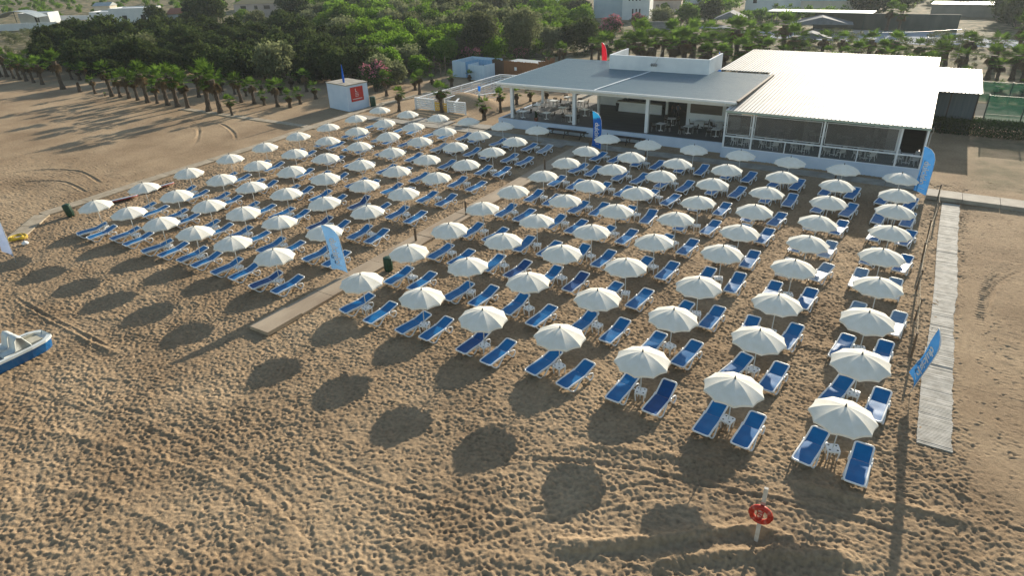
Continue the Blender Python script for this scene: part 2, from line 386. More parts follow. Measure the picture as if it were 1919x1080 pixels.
def fastmesh(name, co, quads, mats, smooth=True):
    me = bpy.data.meshes.new(name); nq = len(quads); k = quads.shape[1]
    me.vertices.add(len(co)); me.vertices.foreach_set('co', np.ascontiguousarray(co, np.float32).ravel())
    me.loops.add(nq*k); me.loops.foreach_set('vertex_index', quads.astype(np.int32).ravel())
    me.polygons.add(nq); me.polygons.foreach_set('loop_start', (np.arange(nq)*k).astype(np.int32)); me.polygons.foreach_set('loop_total', np.full(nq, k, np.int32))
    me.polygons.foreach_set('use_smooth', np.full(nq, smooth))
    for m in (mats if isinstance(mats, list) else [mats]): me.materials.append(m)
    me.update(calc_edges=True); return me
def sand_material():
    m = bpy.data.materials.new('beach_sand'); t, N, L = nt(m)
    out = N.new('ShaderNodeOutputMaterial'); p = N.new('ShaderNodeBsdfPrincipled'); p.inputs['Roughness'].default_value = .95; p.inputs['Specular IOR Level'].default_value = .15
    ge = N.new('ShaderNodeNewGeometry')
    n1 = N.new('ShaderNodeTexNoise'); n1.inputs['Scale'].default_value = .16; n1.inputs['Detail'].default_value = 8; n1.inputs['Roughness'].default_value = .6
    n2 = N.new('ShaderNodeTexNoise'); n2.inputs['Scale'].default_value = 5.5; n2.inputs['Detail'].default_value = 6
    L.new(ge.outputs['Position'], n1.inputs['Vector']); L.new(ge.outputs['Position'], n2.inputs['Vector'])
    r1 = N.new('ShaderNodeValToRGB'); r1.color_ramp.elements[0].position = .36; r1.color_ramp.elements[1].position = .66
    r1.color_ramp.elements[0].color = (*SAND_A, 1); r1.color_ramp.elements[1].color = (*SAND_B, 1)
    L.new(n1.outputs[0], r1.inputs[0])
    r2 = N.new('ShaderNodeMapRange'); r2.inputs[1].default_value = .3; r2.inputs[2].default_value = .7; r2.inputs[3].default_value = .80; r2.inputs[4].default_value = 1.18
    L.new(n2.outputs[0], r2.inputs[0])
    mul = N.new('ShaderNodeMix'); mul.data_type = 'RGBA'; mul.blend_type = 'MULTIPLY'; mul.inputs[0].default_value = 1
    L.new(r1.outputs[0], mul.inputs[6]); L.new(r2.outputs[0], mul.inputs[7])
    at_ = N.new('ShaderNodeAttribute'); at_.attribute_name = 'soil'
    n3 = N.new('ShaderNodeTexNoise'); n3.inputs['Scale'].default_value = .5; n3.inputs['Detail'].default_value = 8
    L.new(ge.outputs['Position'], n3.inputs['Vector'])
    r3 = N.new('ShaderNodeValToRGB'); r3.color_ramp.elements[0].position = .4; r3.color_ramp.elements[1].position = .6
    r3.color_ramp.elements[0].color = (.075,.080,.035,1); r3.color_ramp.elements[1].color = (.24,.19,.115,1)
    L.new(n3.outputs[0], r3.inputs[0])
    mx = N.new('ShaderNodeMix'); mx.data_type = 'RGBA'; L.new(at_.outputs['Fac'], mx.inputs[0]); L.new(mul.outputs[2], mx.inputs[6]); L.new(r3.outputs[0], mx.inputs[7])
    L.new(mx.outputs[2], p.inputs['Base Color'])
    n4 = N.new('ShaderNodeTexNoise'); n4.inputs['Scale'].default_value = 16; n4.inputs['Detail'].default_value = 6; n4.inputs['Roughness'].default_value = .7
    L.new(ge.outputs['Position'], n4.inputs['Vector'])
    b = N.new('ShaderNodeBump'); b.inputs['Distance'].default_value = .05; b.inputs['Strength'].default_value = .8
    L.new(n4.outputs[0], b.inputs['Height']); L.new(b.outputs[0], p.inputs['Normal'])
    L.new(p.outputs[0], out.inputs[0]); return m
SAND_A = (.26,.180,.108); SAND_B = (.41,.298,.186)
M_sand = sand_material()
gm = fastmesh('sand_ground', co, quads, M_sand, True)
soil = ss(78, 96, Y+(vnoise(X, Y, 7, 31)-.5)*14)*(1-.35*ss(-60, -30, X)*(1-ss(100, 120, Y)))
soil = np.maximum(soil, ss(150, 190, -X)*ss(60, 80, Y))
soil = np.maximum(soil, .6*ss(3.5, 6, X)*ss(60.5, 63, Y))
a_ = gm.attributes.new('soil', 'FLOAT', 'POINT'); a_.data.foreach_set('value', soil.ravel().astype(np.float32))
g = link('sand_ground', gm); tag(g, kind='structure')
def gz(x, y):
    i = min(max(np.searchsorted(gx, x)-1, 0), nx-2); j = min(max(np.searchsorted(gy, y)-1, 0), ny-2)
    return float(Z[i:i+2, j:j+2].mean())
# ---------------------------------------------------------------- paths
def path_obj(name, mb, m): return tag(mb.build(name, m), kind='structure')
mb = MB()
yy = 18.6
while yy < 59.0:
    y2 = min(yy+2.45, 59.1); j = rnd.uniform(-.03, .03)
    mb.box(-29.25+j, -27.75+j, yy, y2-.025, .02, .20+rnd.uniform(-.012, .012)+(.06 if yy < 20 else 0)); yy = y2
path_obj('wooden_boardwalk', mb, M_boardw)
mb = MB(); pts = [at(26,447,.08), at(80,402,.08), (-60.1,26,.08), (-60.5,34,.08), (-60.6,44,.08), (-61.3,52,.08), (-61.7,60,.08), (-62.2,67,.08), (-60.5,76,.08), (-57.5,86,.08)]
for k in range(len(pts)-1):
    a, b = Vector(pts[k]), Vector(pts[k+1]); n = max(1, int((b-a).length/2.4))
    for q in range(n):
        p0 = a.lerp(b, q/n); p1 = a.lerp(b, (q+.985)/n); jz = rnd.uniform(-.01, .02)+.05
        mb.bar((p0.x, p0.y, jz), (p1.x, p1.y, jz), 1.25, .12+.002*((k+q) % 3))
path_obj('left_paved_path', mb, M_spath)
mb = MB()
for k in range(24):
    x0 = -61+k*2.6
    if x0 > 1: break
    mb.box(x0, x0+2.56, 59.3, 60.8, .0, .06+rnd.uniform(0, .01))
path_obj('front_paved_path', mb, M_slab)
mb = MB()
for k in range(16):
    x0 = 1.75+k*2.4; mb.box(x0, x0+2.37, 57.4, 59.15, .02, .34+rnd.uniform(-.01, .01))
path_obj('raised_paved_path', mb, M_slab)
mb = MB()
for k in range(11): 
    x0 = -86.8+k*2.4; mb.box(x0, x0+2.37, 53.0+.05*math.sin(k), 53.95+.05*math.sin(k), .0, .07+rnd.uniform(0, .015))
path_obj('palm_row_path', mb, M_spath)
mb = MB(); mb.box(-46.5,-41.5,61.2,63.0,0,.07); mb.box(-52.5,-47,61.0,62.8,0,.06); mb.box(-33.2,-30.5,58.2,59.2,0,.065)
path_obj('concrete_slabs', mb, M_slab)
# slatted roll-out mat
mb = MB(); n = 330
for k in range(n):
    y = 25.9+k*(57.0-25.9)/n; tt = k/n
    cx = 3.42+.035*math.sin(y*.35); w = .64
    cut = .0
    if 34.5 < y < 41: cut = .12*math.sin((y-34.5)/6.5*math.pi)
    z = .035+gz(cx, y)*.3
    x0 = cx-w+(.08 if y > 34 else 0)+rnd.uniform(-.012, .012); x1 = cx+w-cut+rnd.uniform(-.03, .01)-.05*abs(math.sin(y*1.7))
    mb.box(x0, x1, y, y+.071, z-.03, z+.03+rnd.uniform(-.004, .004))
mt = tag(mb.build('slatted_beach_mat', M_mat), 'long roll-out mat of pale grey slats on the sand right of the umbrellas', 'beach mat')

# ---------------------------------------------------------------- beach umbrella
UC = [
[(1586,760),(1616.7,662.7),(1630,584),(1649,521),(1656,466),(1672.7,422.7),(1681.7,383.3),(1685,354),(1691.7,323.3)],
[(1378,708),(1425,618),(1460,552),(1491,487),(1518,442),(1537,404),(1556,367),(1571.7,336),(1583,307)],
[(1204.7,657.7),(1263.3,579),(1310.7,520.7),(1356,460),(1389.3,421.7),(1416,383.3),(1439.3,349.3),(1467.3,320.7),(1482.7,293.3)],
[(1049.3,612.7),(1120,543.3),(1173.3,485),(1226,439.3),(1268.3,397.3),(1309.3,366.7),(1336.7,333.3),(1363.3,307.3),(1389.3,280.7)],
[(904,580),(989,512.7),(1052.7,460.7),(1109,420.7),(1155.7,382.7),(1195,350),(1240,319),(1271,296),(1301.7,270.7)],
[(789.3,541.7),(875,484),(942.7,437.7),(1005.3,400.7),(1059,364),(1106,336.7),(1147.3,306.7),(1184,284.3),(1215,261.7)],
[(674.7,513.3),(764.3,459.3),(840.7,418.3),(903.3,378.3),(961,347.7),(1017.7,319),(1060.7,295),(1099.3,273.3),(1138.3,250.7)],
[(511,466.7),(605.6,422.2),(686.7,384.7),(755,351.7),(816.7,322.3),(872.3,298.3),(921.7,275),(964.3,256),(1006.7,235.3)],
[(432.8,442.5),(521.4,403.6),(605,369),(680.6,336.7),(741.7,310.7),(799.3,289.3),(852.3,265.7),(896.7,245),(941,227.7)],
[(362.5,423.6),(452.8,387.5),(534,352),(608,324),(675,299),(733.3,276),(786,256),(832.7,237.7),(876.7,219.3)],
[(297,407),(387.5,374.4),(468,340),(543,311),(609,286.7),(672,265),(726,247),(773.3,229.3),(820,213.3)],
[(237,387.5),(327.8,356),(412,326.4),(480.6,300.6),(550,278.6),(612.5,255),(667.4,237.6),(718.7,222.7),(763,206.5)],
[(174,375),(266,341.7),(350.6,314.7),(428.6,288.3),(494.4,267.2),(557,247),(613.3,230.6),(665,214.7),(710.7,199)]]
COLN = ['rightmost column, beside the slatted mat', 'second column left of the slatted mat', 'third column left of the slatted mat', 'fourth column left of the slatted mat',
        'third column right of the wooden boardwalk', 'second column right of the wooden boardwalk', 'first column right of the wooden boardwalk',
        'first column left of the wooden boardwalk', 'second column left of the wooden boardwalk', 'third column left of the wooden boardwalk',
        'third column from the left paved path', 'second column from the left paved path', 'leftmost column, along the left paved path']
NR = 10
def canopy_mesh(seed):
    r = random.Random(seed); nr, ns_ = 8, 6; R = 1.24; Hc = .50
    vs = [(0, 0, 2.56)]; fs = []
    seg = NR*ns_
    for i in range(1, nr+1):
        t = i/nr
        for j in range(seg):
            a = 2*math.pi*j/seg; fr = (j % ns_)/ns_; mid = math.sin(math.pi*fr)
            ch = math.cos(math.pi/NR)/math.cos(2*math.pi/NR*(fr-.5)); rr = R*t*ch*(1-.035*mid*t**4)
            z = 2.56-Hc*(.30*t+.70*t**2.2)-.008*mid*math.sin(math.pi*min(1, t*.95))+.02*mid*t**4+.0015*r.uniform(-1, 1)
            vs.append((rr*math.cos(a), rr*math.sin(a), z))
    for j in range(seg):
        a = 2*math.pi*j/seg; fr = (j % ns_)/ns_; mid = math.sin(math.pi*fr); ch = math.cos(math.pi/NR)/math.cos(2*math.pi/NR*(fr-.5)); rr = R*ch*(1-.035*mid)+.012
        vs.append((rr*math.cos(a), rr*math.sin(a), 2.56-Hc-.085+.02*mid+.006*r.uniform(-1, 1)))
    for j in range(seg): fs.append((0, 1+j, 1+(j+1) % seg))
    for i in range(nr):
        b = 1+i*seg
        for j in range(seg): fs.append((b+j, b+seg+j, b+seg+(j+1) % seg, b+(j+1) % seg))
    mb = MB(); mb.add(vs, fs); me = mb.mesh('canopy', M_canvas, True)
    # crisp seams along the ribs and at the valance
    es = []
    for e in me.edges:
        a, b = e.vertices
        ja = (a-1) % seg if a else -1; jb = (b-1) % seg if b else -1
        sharp = (ja == jb and ja >= 0 and ja % ns_ == 0) or (a == 0 and jb % ns_ == 0) or (a >= 1+(nr-1)*seg and b >= 1+(nr-1)*seg and a < 1+nr*seg and b < 1+nr*seg)
        es.append(sharp)
    at_ = me.attributes.new('sharp_edge', 'BOOLEAN', 'EDGE'); at_.data.foreach_set('value', es)
    return me
CAN = [canopy_mesh(s) for s in range(4)]
mb = MB().cyl(0, 0, -.3, 2.56, .026, .026, 8); ME_pole = mb.mesh('pole', M_pole, True)
mb = MB().lathe(0, 0, [(.05,2.535),(.042,2.58),(.02,2.67),(.012,2.70)], 8); ME_fin = mb.mesh('finial', M_greyp, True)
mb = MB()
for k in range(NR):
    a = 2*math.pi*k/NR
    mb.bar((.03*math.cos(a), .03*math.sin(a), 2.50), (.62*math.cos(a), .62*math.sin(a), 2.30), .012, .012)
    mb.bar((.62*math.cos(a), .62*math.sin(a), 2.30), (1.17*math.cos(a), 1.17*math.sin(a), 1.985), .012, .012)
    mb.bar((.03*math.cos(a), .03*math.sin(a), 2.12), (.6*math.cos(a), .6*math.sin(a), 2.29), .01, .01)
ME_ribs = mb.mesh('rib_frame', M_pole)
# table
def rrect(w, h, r, n=4):
    out = []
    for cx, cy, a0 in ((w-r, h-r, 0), (-w+r, h-r, 90), (-w+r, -h+r, 180), (w-r, -h+r, 270)):
        for i in range(n+1):
            a = math.radians(a0+90*i/n); out.append((cx+r*math.cos(a), cy+r*math.sin(a)))
    return out
mb = MB(); mb.prism(rrect(.25, .25, .07), .44, .475); mb.prism(rrect(.235, .235, .06), .39, .438)
for sx in (-1, 1):
    for sy in (-1, 1): mb.cyl(sx*.145, sy*.145, .474, .4775, .040, .040, 10, 1)
ME_ttop = mb.mesh('tabletop', [M_white, M_hole])
ME_tleg = MB().add([(-.028,-.02,.40),(.028,-.02,.40),(.028,.02,.40),(-.028,.02,.40),(-.02,-.015,-.04),(.02,-.015,-.04),(.02,.015,-.04),(-.02,.015,-.04)],
                   [(0,1,2,3),(7,6,5,4),(0,4,5,1),(1,5,6,2),(2,6,7,3),(3,7,4,0)]).mesh('leg', M_white)
# lounger
def prof(s, tilt):
    """s = distance along the bed from the foot: y, z"""
    if s < 1.22:
        return (-1.0+s, .30+.045*ss(0, .5, s)+.02*ss(.6, 1.2, s))
    a = tilt*ss(0, .12, s-1.22)
    return (.22+(s-1.22)*math.cos(a), .365+(s-1.22)*math.sin(a))
def lounger_meshes(tilt, sling, tagname):
    Lb = 2.0; w = .325; r = .10
    out = []
    def add(x, s): out.append((x, s))
    N_ = 16
    for i in range(5): a = math.radians(180+90*i/4); add(-w+r+r*math.cos(a), r+r*math.sin(a))
    for i in range(5): a = math.radians(270+90*i/4); add(w-r+r*math.cos(a), r+r*math.sin(a))
    for i in range(1, N_): add(w-(.018 if i > 9 else 0), r+(Lb-2*r)*i/N_)
    for i in range(5): a = math.radians(0+90*i/4); add(w-.018-r+r*math.cos(a), Lb-r+r*math.sin(a))
    for i in range(5): a = math.radians(90+90*i/4); add(-w+.018+r+r*math.cos(a), Lb-r+r*math.sin(a))
    for i in range(N_-1, 0, -1): add(-w+(.018 if i > 9 else 0), r+(Lb-2*r)*i/N_)
    fr = MB(); fr.tube([(x, *prof(s, tilt)) for x, s in out], .036, 8, closed=True, ry=.038)
    for sx in (-1, 1):   # hinge bosses and side rails under the bed
        fr.tube([(sx*(w+.03), .12, .36), (sx*(w+.03), .30, .40)], .022, 6)
        fr.tube([(sx*.30, -.82, .25), (sx*.31, -.3, .27), (sx*.31, .35, .29), (sx*.31, .62, .30)], .02, 6)
    def patch(s0, s1, nm, m):
        mb = MB(); vs = []; nu, nv = 6, 8
        for i in range(nv+1):
            s = s0+(s1-s0)*i/nv; y, z = prof(s, tilt)
            hw = w-.022
            e = min(s, Lb-s)
            if e < r: hw -= (r-math.sqrt(max(0, r*r-(r-e)**2)))*.9
            for j in range(nu+1):
                u = -1+2*j/nu
                vs.append((u*hw, y, z+.008-.022*(1-u*u)*math.sin(math.pi*(i+.5)/(nv+1))))
        fs = [(i*(nu+1)+j, i*(nu+1)+j+1, (i+1)*(nu+1)+j+1, (i+1)*(nu+1)+j) for i in range(nv) for j in range(nu)]
        return mb.add(vs, fs).mesh(nm, m, True)
    seat = patch(.025, 1.225, 'seat', sling); back = patch(1.232, 1.975, 'backrest', sling)
    return fr.mesh('frame', M_wframe, True), seat, back
def legmesh(kind, sx):
    mb = MB()
    if kind == 0:   # front hoop
        P = [(sx*.325,-.93,.29),(sx*.35,-.80,.13),(sx*.37,-.66,.025),(sx*.372,-.52,.01),(sx*.37,-.43,.05),(sx*.35,-.24,.19),(sx*.335,-.06,.31)]
    else:
        P = [(sx*.335,.16,.35),(sx*.36,.34,.20),(sx*.372,.44,.06),(sx*.372,.53,.01),(sx*.37,.66,.05),(sx*.365,.73,.17),(sx*.35,.69,.28),(sx*.335,.58,.315),(sx*.325,.42,.32)]
    pts = []
    for i in range(len(P)-1):
        for q in range(3):
            t = q/3; p0 = P[max(i-1, 0)]; p1 = P[i]; p2 = P[i+1]; p3 = P[min(i+2, len(P)-1)]
            pts.append(tuple(.5*((2*p1[c])+(-p0[c]+p2[c])*t+(2*p0[c]-5*p1[c]+4*p2[c]-p3[c])*t*t+(-p0[c]+3*p1[c]-3*p2[c]+p3[c])*t**3) for c in range(3)))
    pts.append(P[-1]); mb.tube(pts, .033, 6, ry=.034)
    return mb.mesh('leg', M_wframe, True)
LEGS = [legmesh(k, s) for k in (0, 1) for s in (-1, 1)]
GL = 'blue slung sunbeds in pairs under the umbrellas'
def make_lounger(tilt, sling):
    t = thing('sun_lounger', 'x', 'sun lounger', group=GL)
    f, s, b = lounger_meshes(tilt, sling, '')
    link('frame', f, t); link('seat', s, t); link('backrest', b, t)
    for l in LEGS: link('leg', l, t)
    t.scale = (1.12, 1.07, 1.08); return t
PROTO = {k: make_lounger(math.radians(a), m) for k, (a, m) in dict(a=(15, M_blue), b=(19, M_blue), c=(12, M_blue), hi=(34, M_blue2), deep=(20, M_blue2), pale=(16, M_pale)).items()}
u0 = thing('beach_umbrella', 'x', 'umbrella', group='cream beach umbrellas in rows on the sand')
link('canopy', CAN[0], u0); link('pole', ME_pole, u0); link('finial', ME_fin, u0); link('rib_frame', ME_ribs, u0)
t0 = thing('side_table', 'x', 'table', group='white tables round the umbrella poles')
link('tabletop', ME_ttop, t0)
for sx in (-1, 1):
    for sy in (-1, 1):
        l = link('leg', ME_tleg, t0, (sx*.18, sy*.18, 0)); l.rotation_euler = (math.radians(-5*sy), math.radians(5*sx), 0)
used = {}
def place(key, proto, loc, rot, label):
    if key not in used:
        used[key] = 1; proto.location = loc; proto.rotation_euler = rot if isinstance(rot, tuple) else (0, 0, rot); proto['label'] = label; return proto
    return dup(proto, loc, rot, label)
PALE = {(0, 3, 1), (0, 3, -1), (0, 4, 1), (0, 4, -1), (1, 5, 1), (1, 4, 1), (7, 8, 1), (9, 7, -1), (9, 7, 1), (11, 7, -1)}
HI = {(2, 0, 1): 'hi', (8, 3, -1): 'hi', (8, 2, -1): 'deep', (7, 0, -1): 'deep', (4, 2, 1): 'deep', (5, 2, 1): 'deep', (4, 0, -1): 'deep', (10, 1, 1): 'b', (6, 3, 1): 'b', (7, 2, -1): 'b'}
FIX = {(1,0,1): ((.8,-1.22),(1.03,.76)), (1,0,-1): ((-.77,-1.16),(-.57,.62)), (5,0,-1): ((-.87,-1.12),(-.42,.92)), (5,0,1): ((.73,-1.02),(.96,1.05)),
       (6,0,-1): ((-1.07,-.85),(-.6,1.17)), (6,0,1): ((1.03,-1.11),(1.23,1.0)), (8,1,-1): ((-.84,-1.4),(-.57,.5)), (7,2,-1): ((-.95,-1.1),(-.85,.78)), (7,2,1): ((.70,-1.19),(.70,.9)),
       (12,0,-1): ((-.67,-1.73),(.02,.25)), (12,0,1): ((.87,-1.77),(1.12,.32)), (11,0,-1): ((-1.12,-1.34),(-.78,.86)), (0,0,-1): ((-.91,-1.2),(-.57,.71)), (0,0,1): ((.98,-1.4),(1.06,.56))}
for ci, col in enumerate(UC):
    for ri, (ux, uy) in enumerate(col):
        x, y, _ = at(ux, uy, 2.61); z = gz(x, y)
        r = random.Random(ci*31+ri)
        row = ORD[ri] if ri < 8 else 'rearmost'
        lab = f'cream umbrella, {row} one of the {COLN[ci]}'
        tx, ty = r.gauss(0, .022), r.gauss(0, .022)
        # keep the apex where it is when the pole leans
        rz = r.uniform(0, 2*math.pi); ox = 2.6*(ty*math.cos(rz)+tx*math.sin(rz)); oy = 2.6*(ty*math.sin(rz)-tx*math.cos(rz))
        u = place('u', u0, (x-ox, y-oy, 0), (tx, ty, rz), lab)
        for c_ in bpy.data.objects[u.name].children: 
            if c_.name.startswith('canopy'): c_.data = CAN[r.randrange(4)]
        bx, by = x-ox, y-oy
        tz = gz(bx, by)*.5
        place('t', t0, (bx+r.uniform(-.02, .02), by+r.uniform(-.02, .02), tz), r.uniform(-.4, .4), f'white plastic table, {row} one of the {COLN[ci]}')
        for sx in (-1, 1):
            k = (ci, ri, sx)
            if k in FIX: (fx, fy), (hx, hy) = FIX[k]
            else:
                dy = -.1 if ci >= 10 else 0
                fx, fy = (-.92 if sx < 0 else .86)+r.gauss(0, .06), -1.15+dy+r.gauss(0, .12); a = math.radians(82+r.gauss(0, 3.5)); hx, hy = fx+2*math.cos(a), fy+2*math.sin(a)
            cx, cy = bx+(fx+hx)/2, by+(fy+hy)/2; ang_ = math.atan2(hy-fy, hx-fx)-math.pi/2
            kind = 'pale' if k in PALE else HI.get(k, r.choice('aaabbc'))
            side = 'left' if sx < 0 else 'right'
            lab = f'{side} {"sun-glare-painted " if kind == "pale" else ""}blue sunbed, {row} pair of the {COLN[ci]}'
            if kind == 'hi': lab = f'{side} deep blue sunbed with steep backrest, {row} pair, {COLN[ci]}'
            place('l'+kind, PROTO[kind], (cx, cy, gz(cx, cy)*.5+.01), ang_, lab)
# ---------------------------------------------------------------- restaurant
DZ = .95
rest = thing('beach_restaurant', 'long white beach restaurant with open terrace, glazed dining room and ribbed metal roofs', 'building', (-20, 62, 0))
def rb(mb, name, m, smooth=False):
    o = mb.build(name, m, None, smooth); o.parent = rest; o.matrix_parent_inverse = Matrix.Translation((20, -62, 0)); return o
T0 = (20, -62, 0)
mb = MB()
mb.box(-41.2, -15.3, 63.15, 63.4, -.3, DZ+.02); mb.box(-15.3, 1.05, 61.75, 62.0, -.3, DZ+.02); mb.box(-15.42, -15.3, 61.9, 63.15, -.3, DZ+.02)
mb.box(-41.2, -40.95, 63.4, 72, -.3, DZ+.02); mb.box(.85, 1.05, 62.0, 80, -.3, DZ+.02)
rb(mb, 'plinth', M_plinth)
mb = MB(); mb.box(-40.95, -15.3, 63.4, 74.5, -.2, DZ); mb.box(-15.3, .85, 62.0, 80, -.2, DZ-.004); rb(mb, 'deck', M_deck)
mb = MB(); mb.box(-38.5, -31.6, 74.5, 88, -.2, DZ-.05); tag(mb.build('rear_concrete_yard', M_slab), kind='structure')
for x, y in ((-39.75,63.95),(-31.9,63.95),(-23.65,63.95),(-40.4,72.2),(-31.5,69.3),(-24.5,72.4)):
    w = .17 if y < 65 else .13
    rb(MB().box(x-w, x+w, y-w, y+w, DZ, 4.5), 'post', M_post)
# terrace roof: lightly ribbed panels, beams, gutter
def ribbed(x0, x1, y0, y1, z0, z1, pitch, h, along='y', th=.05):
    mb = MB(); vs = []; 
    n = int((x1-x0)/pitch) if along == 'y' else int((y1-y0)/pitch)
    xs = []
    for i in range(n):
        for f, hh in ((0, 0), (.62, 0), (.72, h), (.9, h)): xs.append((i+f, hh))
    xs.append((n, 0))
    for f, hh in xs:
        for e in (0, 1):
            if along == 'y': x = x0+(x1-x0)*f/n; y = y0 if e == 0 else y1; z = (z0 if e == 0 else z1)+hh
            else: y = y0+(y1-y0)*f/n; x = x0 if e == 0 else x1; z = z0+(z1-z0)*f/n+hh
            vs.append((x, y, z))
    k = len(xs)
    top = vs; bot = [(x, y, z-th) for x, y, z in vs]
    fs = [(2*i, 2*i+1, 2*i+3, 2*i+2) for i in range(k-1)]
    if along == 'y': fs = [f[::-1] for f in fs]
    mb.add(top+bot, fs+[tuple(q+2*k for q in f[::-1]) for f in fs]+[(2*i+2, 2*i, 2*i+2*k, 2*i+2+2*k) for i in range(k-1)]+[(2*i+1, 2*i+3, 2*i+3+2*k, 2*i+1+2*k) for i in range(k-1)]
           +[(0, 1, 1+2*k, 2*k), (2*k-1, 2*k-2, 4*k-2, 4*k-1)])
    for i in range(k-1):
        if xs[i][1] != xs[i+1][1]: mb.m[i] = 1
    return mb
M_roofg = mat('grey_blue_roof_sheet', (.09,.175,.225), (.13,.23,.28), 1.2, 0.38, spec=.6, stretch=(.25,3,1), detail=8, bump=.006, bscale=2)  # sky reflection partly put into the bluish base colour
M_roofw = mat('white_metal_roof', (.30,.28,.23), (.50,.50,.49), .55, 0.5, spec=.18, stretch=(1,.12,1), rmin=.25, rmax=.5)
M_rib = mat('weathered_rib_flank', (.10,.10,.09), (.26,.25,.23), .5, 0.6, spec=.1)  # dark reflection lines painted onto the rib flanks
M_roofl = mat('grey_roof_joint', (.09,.13,.16), (.12,.16,.19), 2, .5)
M_roofs = mat('green_white_roof_edge', (.30,.42,.38), (.42,.52,.48), 2, .5)
rb(ribbed(-41.2, -14.75, 62.95, 77.6, 4.93, 5.02, .42, .028, 'x', .07), 'terrace_roof', [M_roofg, M_roofl])
rb(ribbed(-41.2, -33.0, 77.6, 80.2, 5.02, 5.04, .42, .028, 'x', .07), 'terrace_roof_rear', [M_roofg, M_roofl])
mb = MB()
mb.box(-41.35, -14.7, 62.80, 62.93, 4.80, 4.99)               # gutter
mb.box(-41.0, -14.9, 63.72, 63.96, 4.32, 4.60)               # front beam
mb.box(-41.2, -14.9, 63.10, 63.2, 4.66, 4.82)
for x in np.arange(-40.6, -15, 2.75): mb.box(x, x+.14, 63.0, 77.5, 4.60, 4.85)
mb.box(-41.3, -41.2, 62.9, 80.2, 4.78, 4.98); mb.box(-41, -31, 71.9, 72.2, 4.35, 4.60)
rb(mb, 'roof_beams', M_post)
rb(MB().bar((-29.2, 63.1, 4.985), (-27.6, 75.0, 5.065), .16, .06), 'roof_flashing', M_wall)
rb(MB().box(-14.75, -14.5, 62.9, 77.6, 4.9, 5.08), 'roof_edge_channel', M_darkw)
# rooftop parapet block
px0, px1, py0, py1, pt = -32.9, -21.0, 75.1, 80.5, 6.62
mb = MB(); mb.box(px0, px1, py0, py0+.18, 4.9, pt); mb.box(px0, px0+.18, py0+.18, py1, 4.9, pt); mb.box(px1-.18, px1, py0+.18, py1-.18, 4.9, pt-.004)
rb(mb, 'parapet_block', M_wall)
lampm = MB(); lampm.bar((-27.2, 75.04, 5.9), (-26.4, 75.04, 7.4), .03, .03)
for dx in (-.28, 0, .25): lampm.lathe(-27.3+dx, 74.95, [(.04, 5.6), (.13, 5.72), (.13, 5.86), (.05, 5.95)], 8)
rb(lampm, 'floodlight_cluster', M_steel)
# metal roof of the dining room
rb(ribbed(-15.25, 1.0, 61.35, 79.3, 4.52, 4.95, .33, .045), 'metal_roof', [M_roofw, M_rib])
rb(ribbed(-20.9, .6, 79.3, 95.2, 4.95, 5.05, .33, .045), 'metal_roof_rear', [M_roofw, M_rib])
rb(ribbed(.62, 4.75, 78.6, 91.5, 4.25, 4.5, .33, .045), 'wing_roof', [M_roofw, M_rib])
mb = MB(); mb.box(-15.2, 1.02, 61.42, 61.52, 4.34, 4.47); mb.box(-15.2, 1.0, 61.75, 61.95, 4.22, 4.46); rb(mb, 'roof_edge_beam', M_roofs)
# glazed front
GX = [-15.25, -12.75, -6.8, -.95, .9]
for i, x in enumerate(GX): rb(MB().box(x-.075, x+.075, 61.82, 61.98, DZ, 4.24), 'post', M_post)
M_blind = mat('grey_brown_clear_blind', (.10,.10,.095), (.13,.125,.12), 1.0, 0.3, spec=.4, alpha=.6, stretch=(1,1,.2))
M_glass = mat('clear_glass_panel', (.25,.30,.32), None, 1, .06, spec=.6, alpha=.12)
for i in range(4):
    x0, x1 = GX[i]+.075, GX[i+1]-.075
    rail = rb(MB().box(x0, x1, 61.84, 61.96, 2.0, 2.12), 'rail', M_post)
    rb(MB().box(x0, x1, 61.88, 61.93, DZ+.02, DZ+.08), 'rail', M_post)
    if x1-x0 > 3: rb(MB().box((x0+x1)/2-.04, (x0+x1)/2+.04, 61.85, 61.95, DZ+.08, 2.0), 'mullion', M_post)
    lo = MB()
    for a, b in (((x0, (x0+x1)/2-.04), ((x0+x1)/2+.04, x1)) if x1-x0 > 3 else ((x0, x1),)):
        lo.box(a, b, 61.90, 61.908, DZ+.08, 2.0)
    rb(lo, 'lower_pane', M_glass)
    if i < 3:
        fr = MB(); a, b, c, d = x0+.10, x1-.10, 2.26, 4.14; t = .045
        fr.box(a, b, 61.80, 61.84, c, c+t); fr.box(a, b, 61.80, 61.84, d-t, d); fr.box(a, a+t, 61.80, 61.84, c+t, d-t); fr.box(b-t, b, 61.80, 61.84, c+t, d-t)
        w = rb(fr, 'blind_frame', M_post); w.name = 'window'
        p = MB().box(a+t, b-t, 61.815, 61.822, c+t, d-t).build('pane', M_blind, w)
mb = MB(); mb.box(.85, 1.0, 62.0, 66.5, DZ, 2.0); mb.box(.85, 1.0, 66.5, 79, DZ, 4.5); mb.box(.84, .99, 62.0, 66.5, 4.2, 4.5); mb.box(.84, .99, 64.1, 64.25, 2.0, 4.2); rb(mb, 'side_wall', M_wall)
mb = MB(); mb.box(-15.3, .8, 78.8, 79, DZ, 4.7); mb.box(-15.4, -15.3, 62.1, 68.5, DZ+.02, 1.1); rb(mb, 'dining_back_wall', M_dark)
mb = MB(); mb.box(-2.1, -.9, 66.0, 66.1, DZ, 4.3); mb.box(-9, -8.6, 66, 66.4, DZ, 4.4); mb.box(-3.4, -3.0, 70, 70.4, DZ, 4.4); rb(mb, 'inner_partition', M_wall)
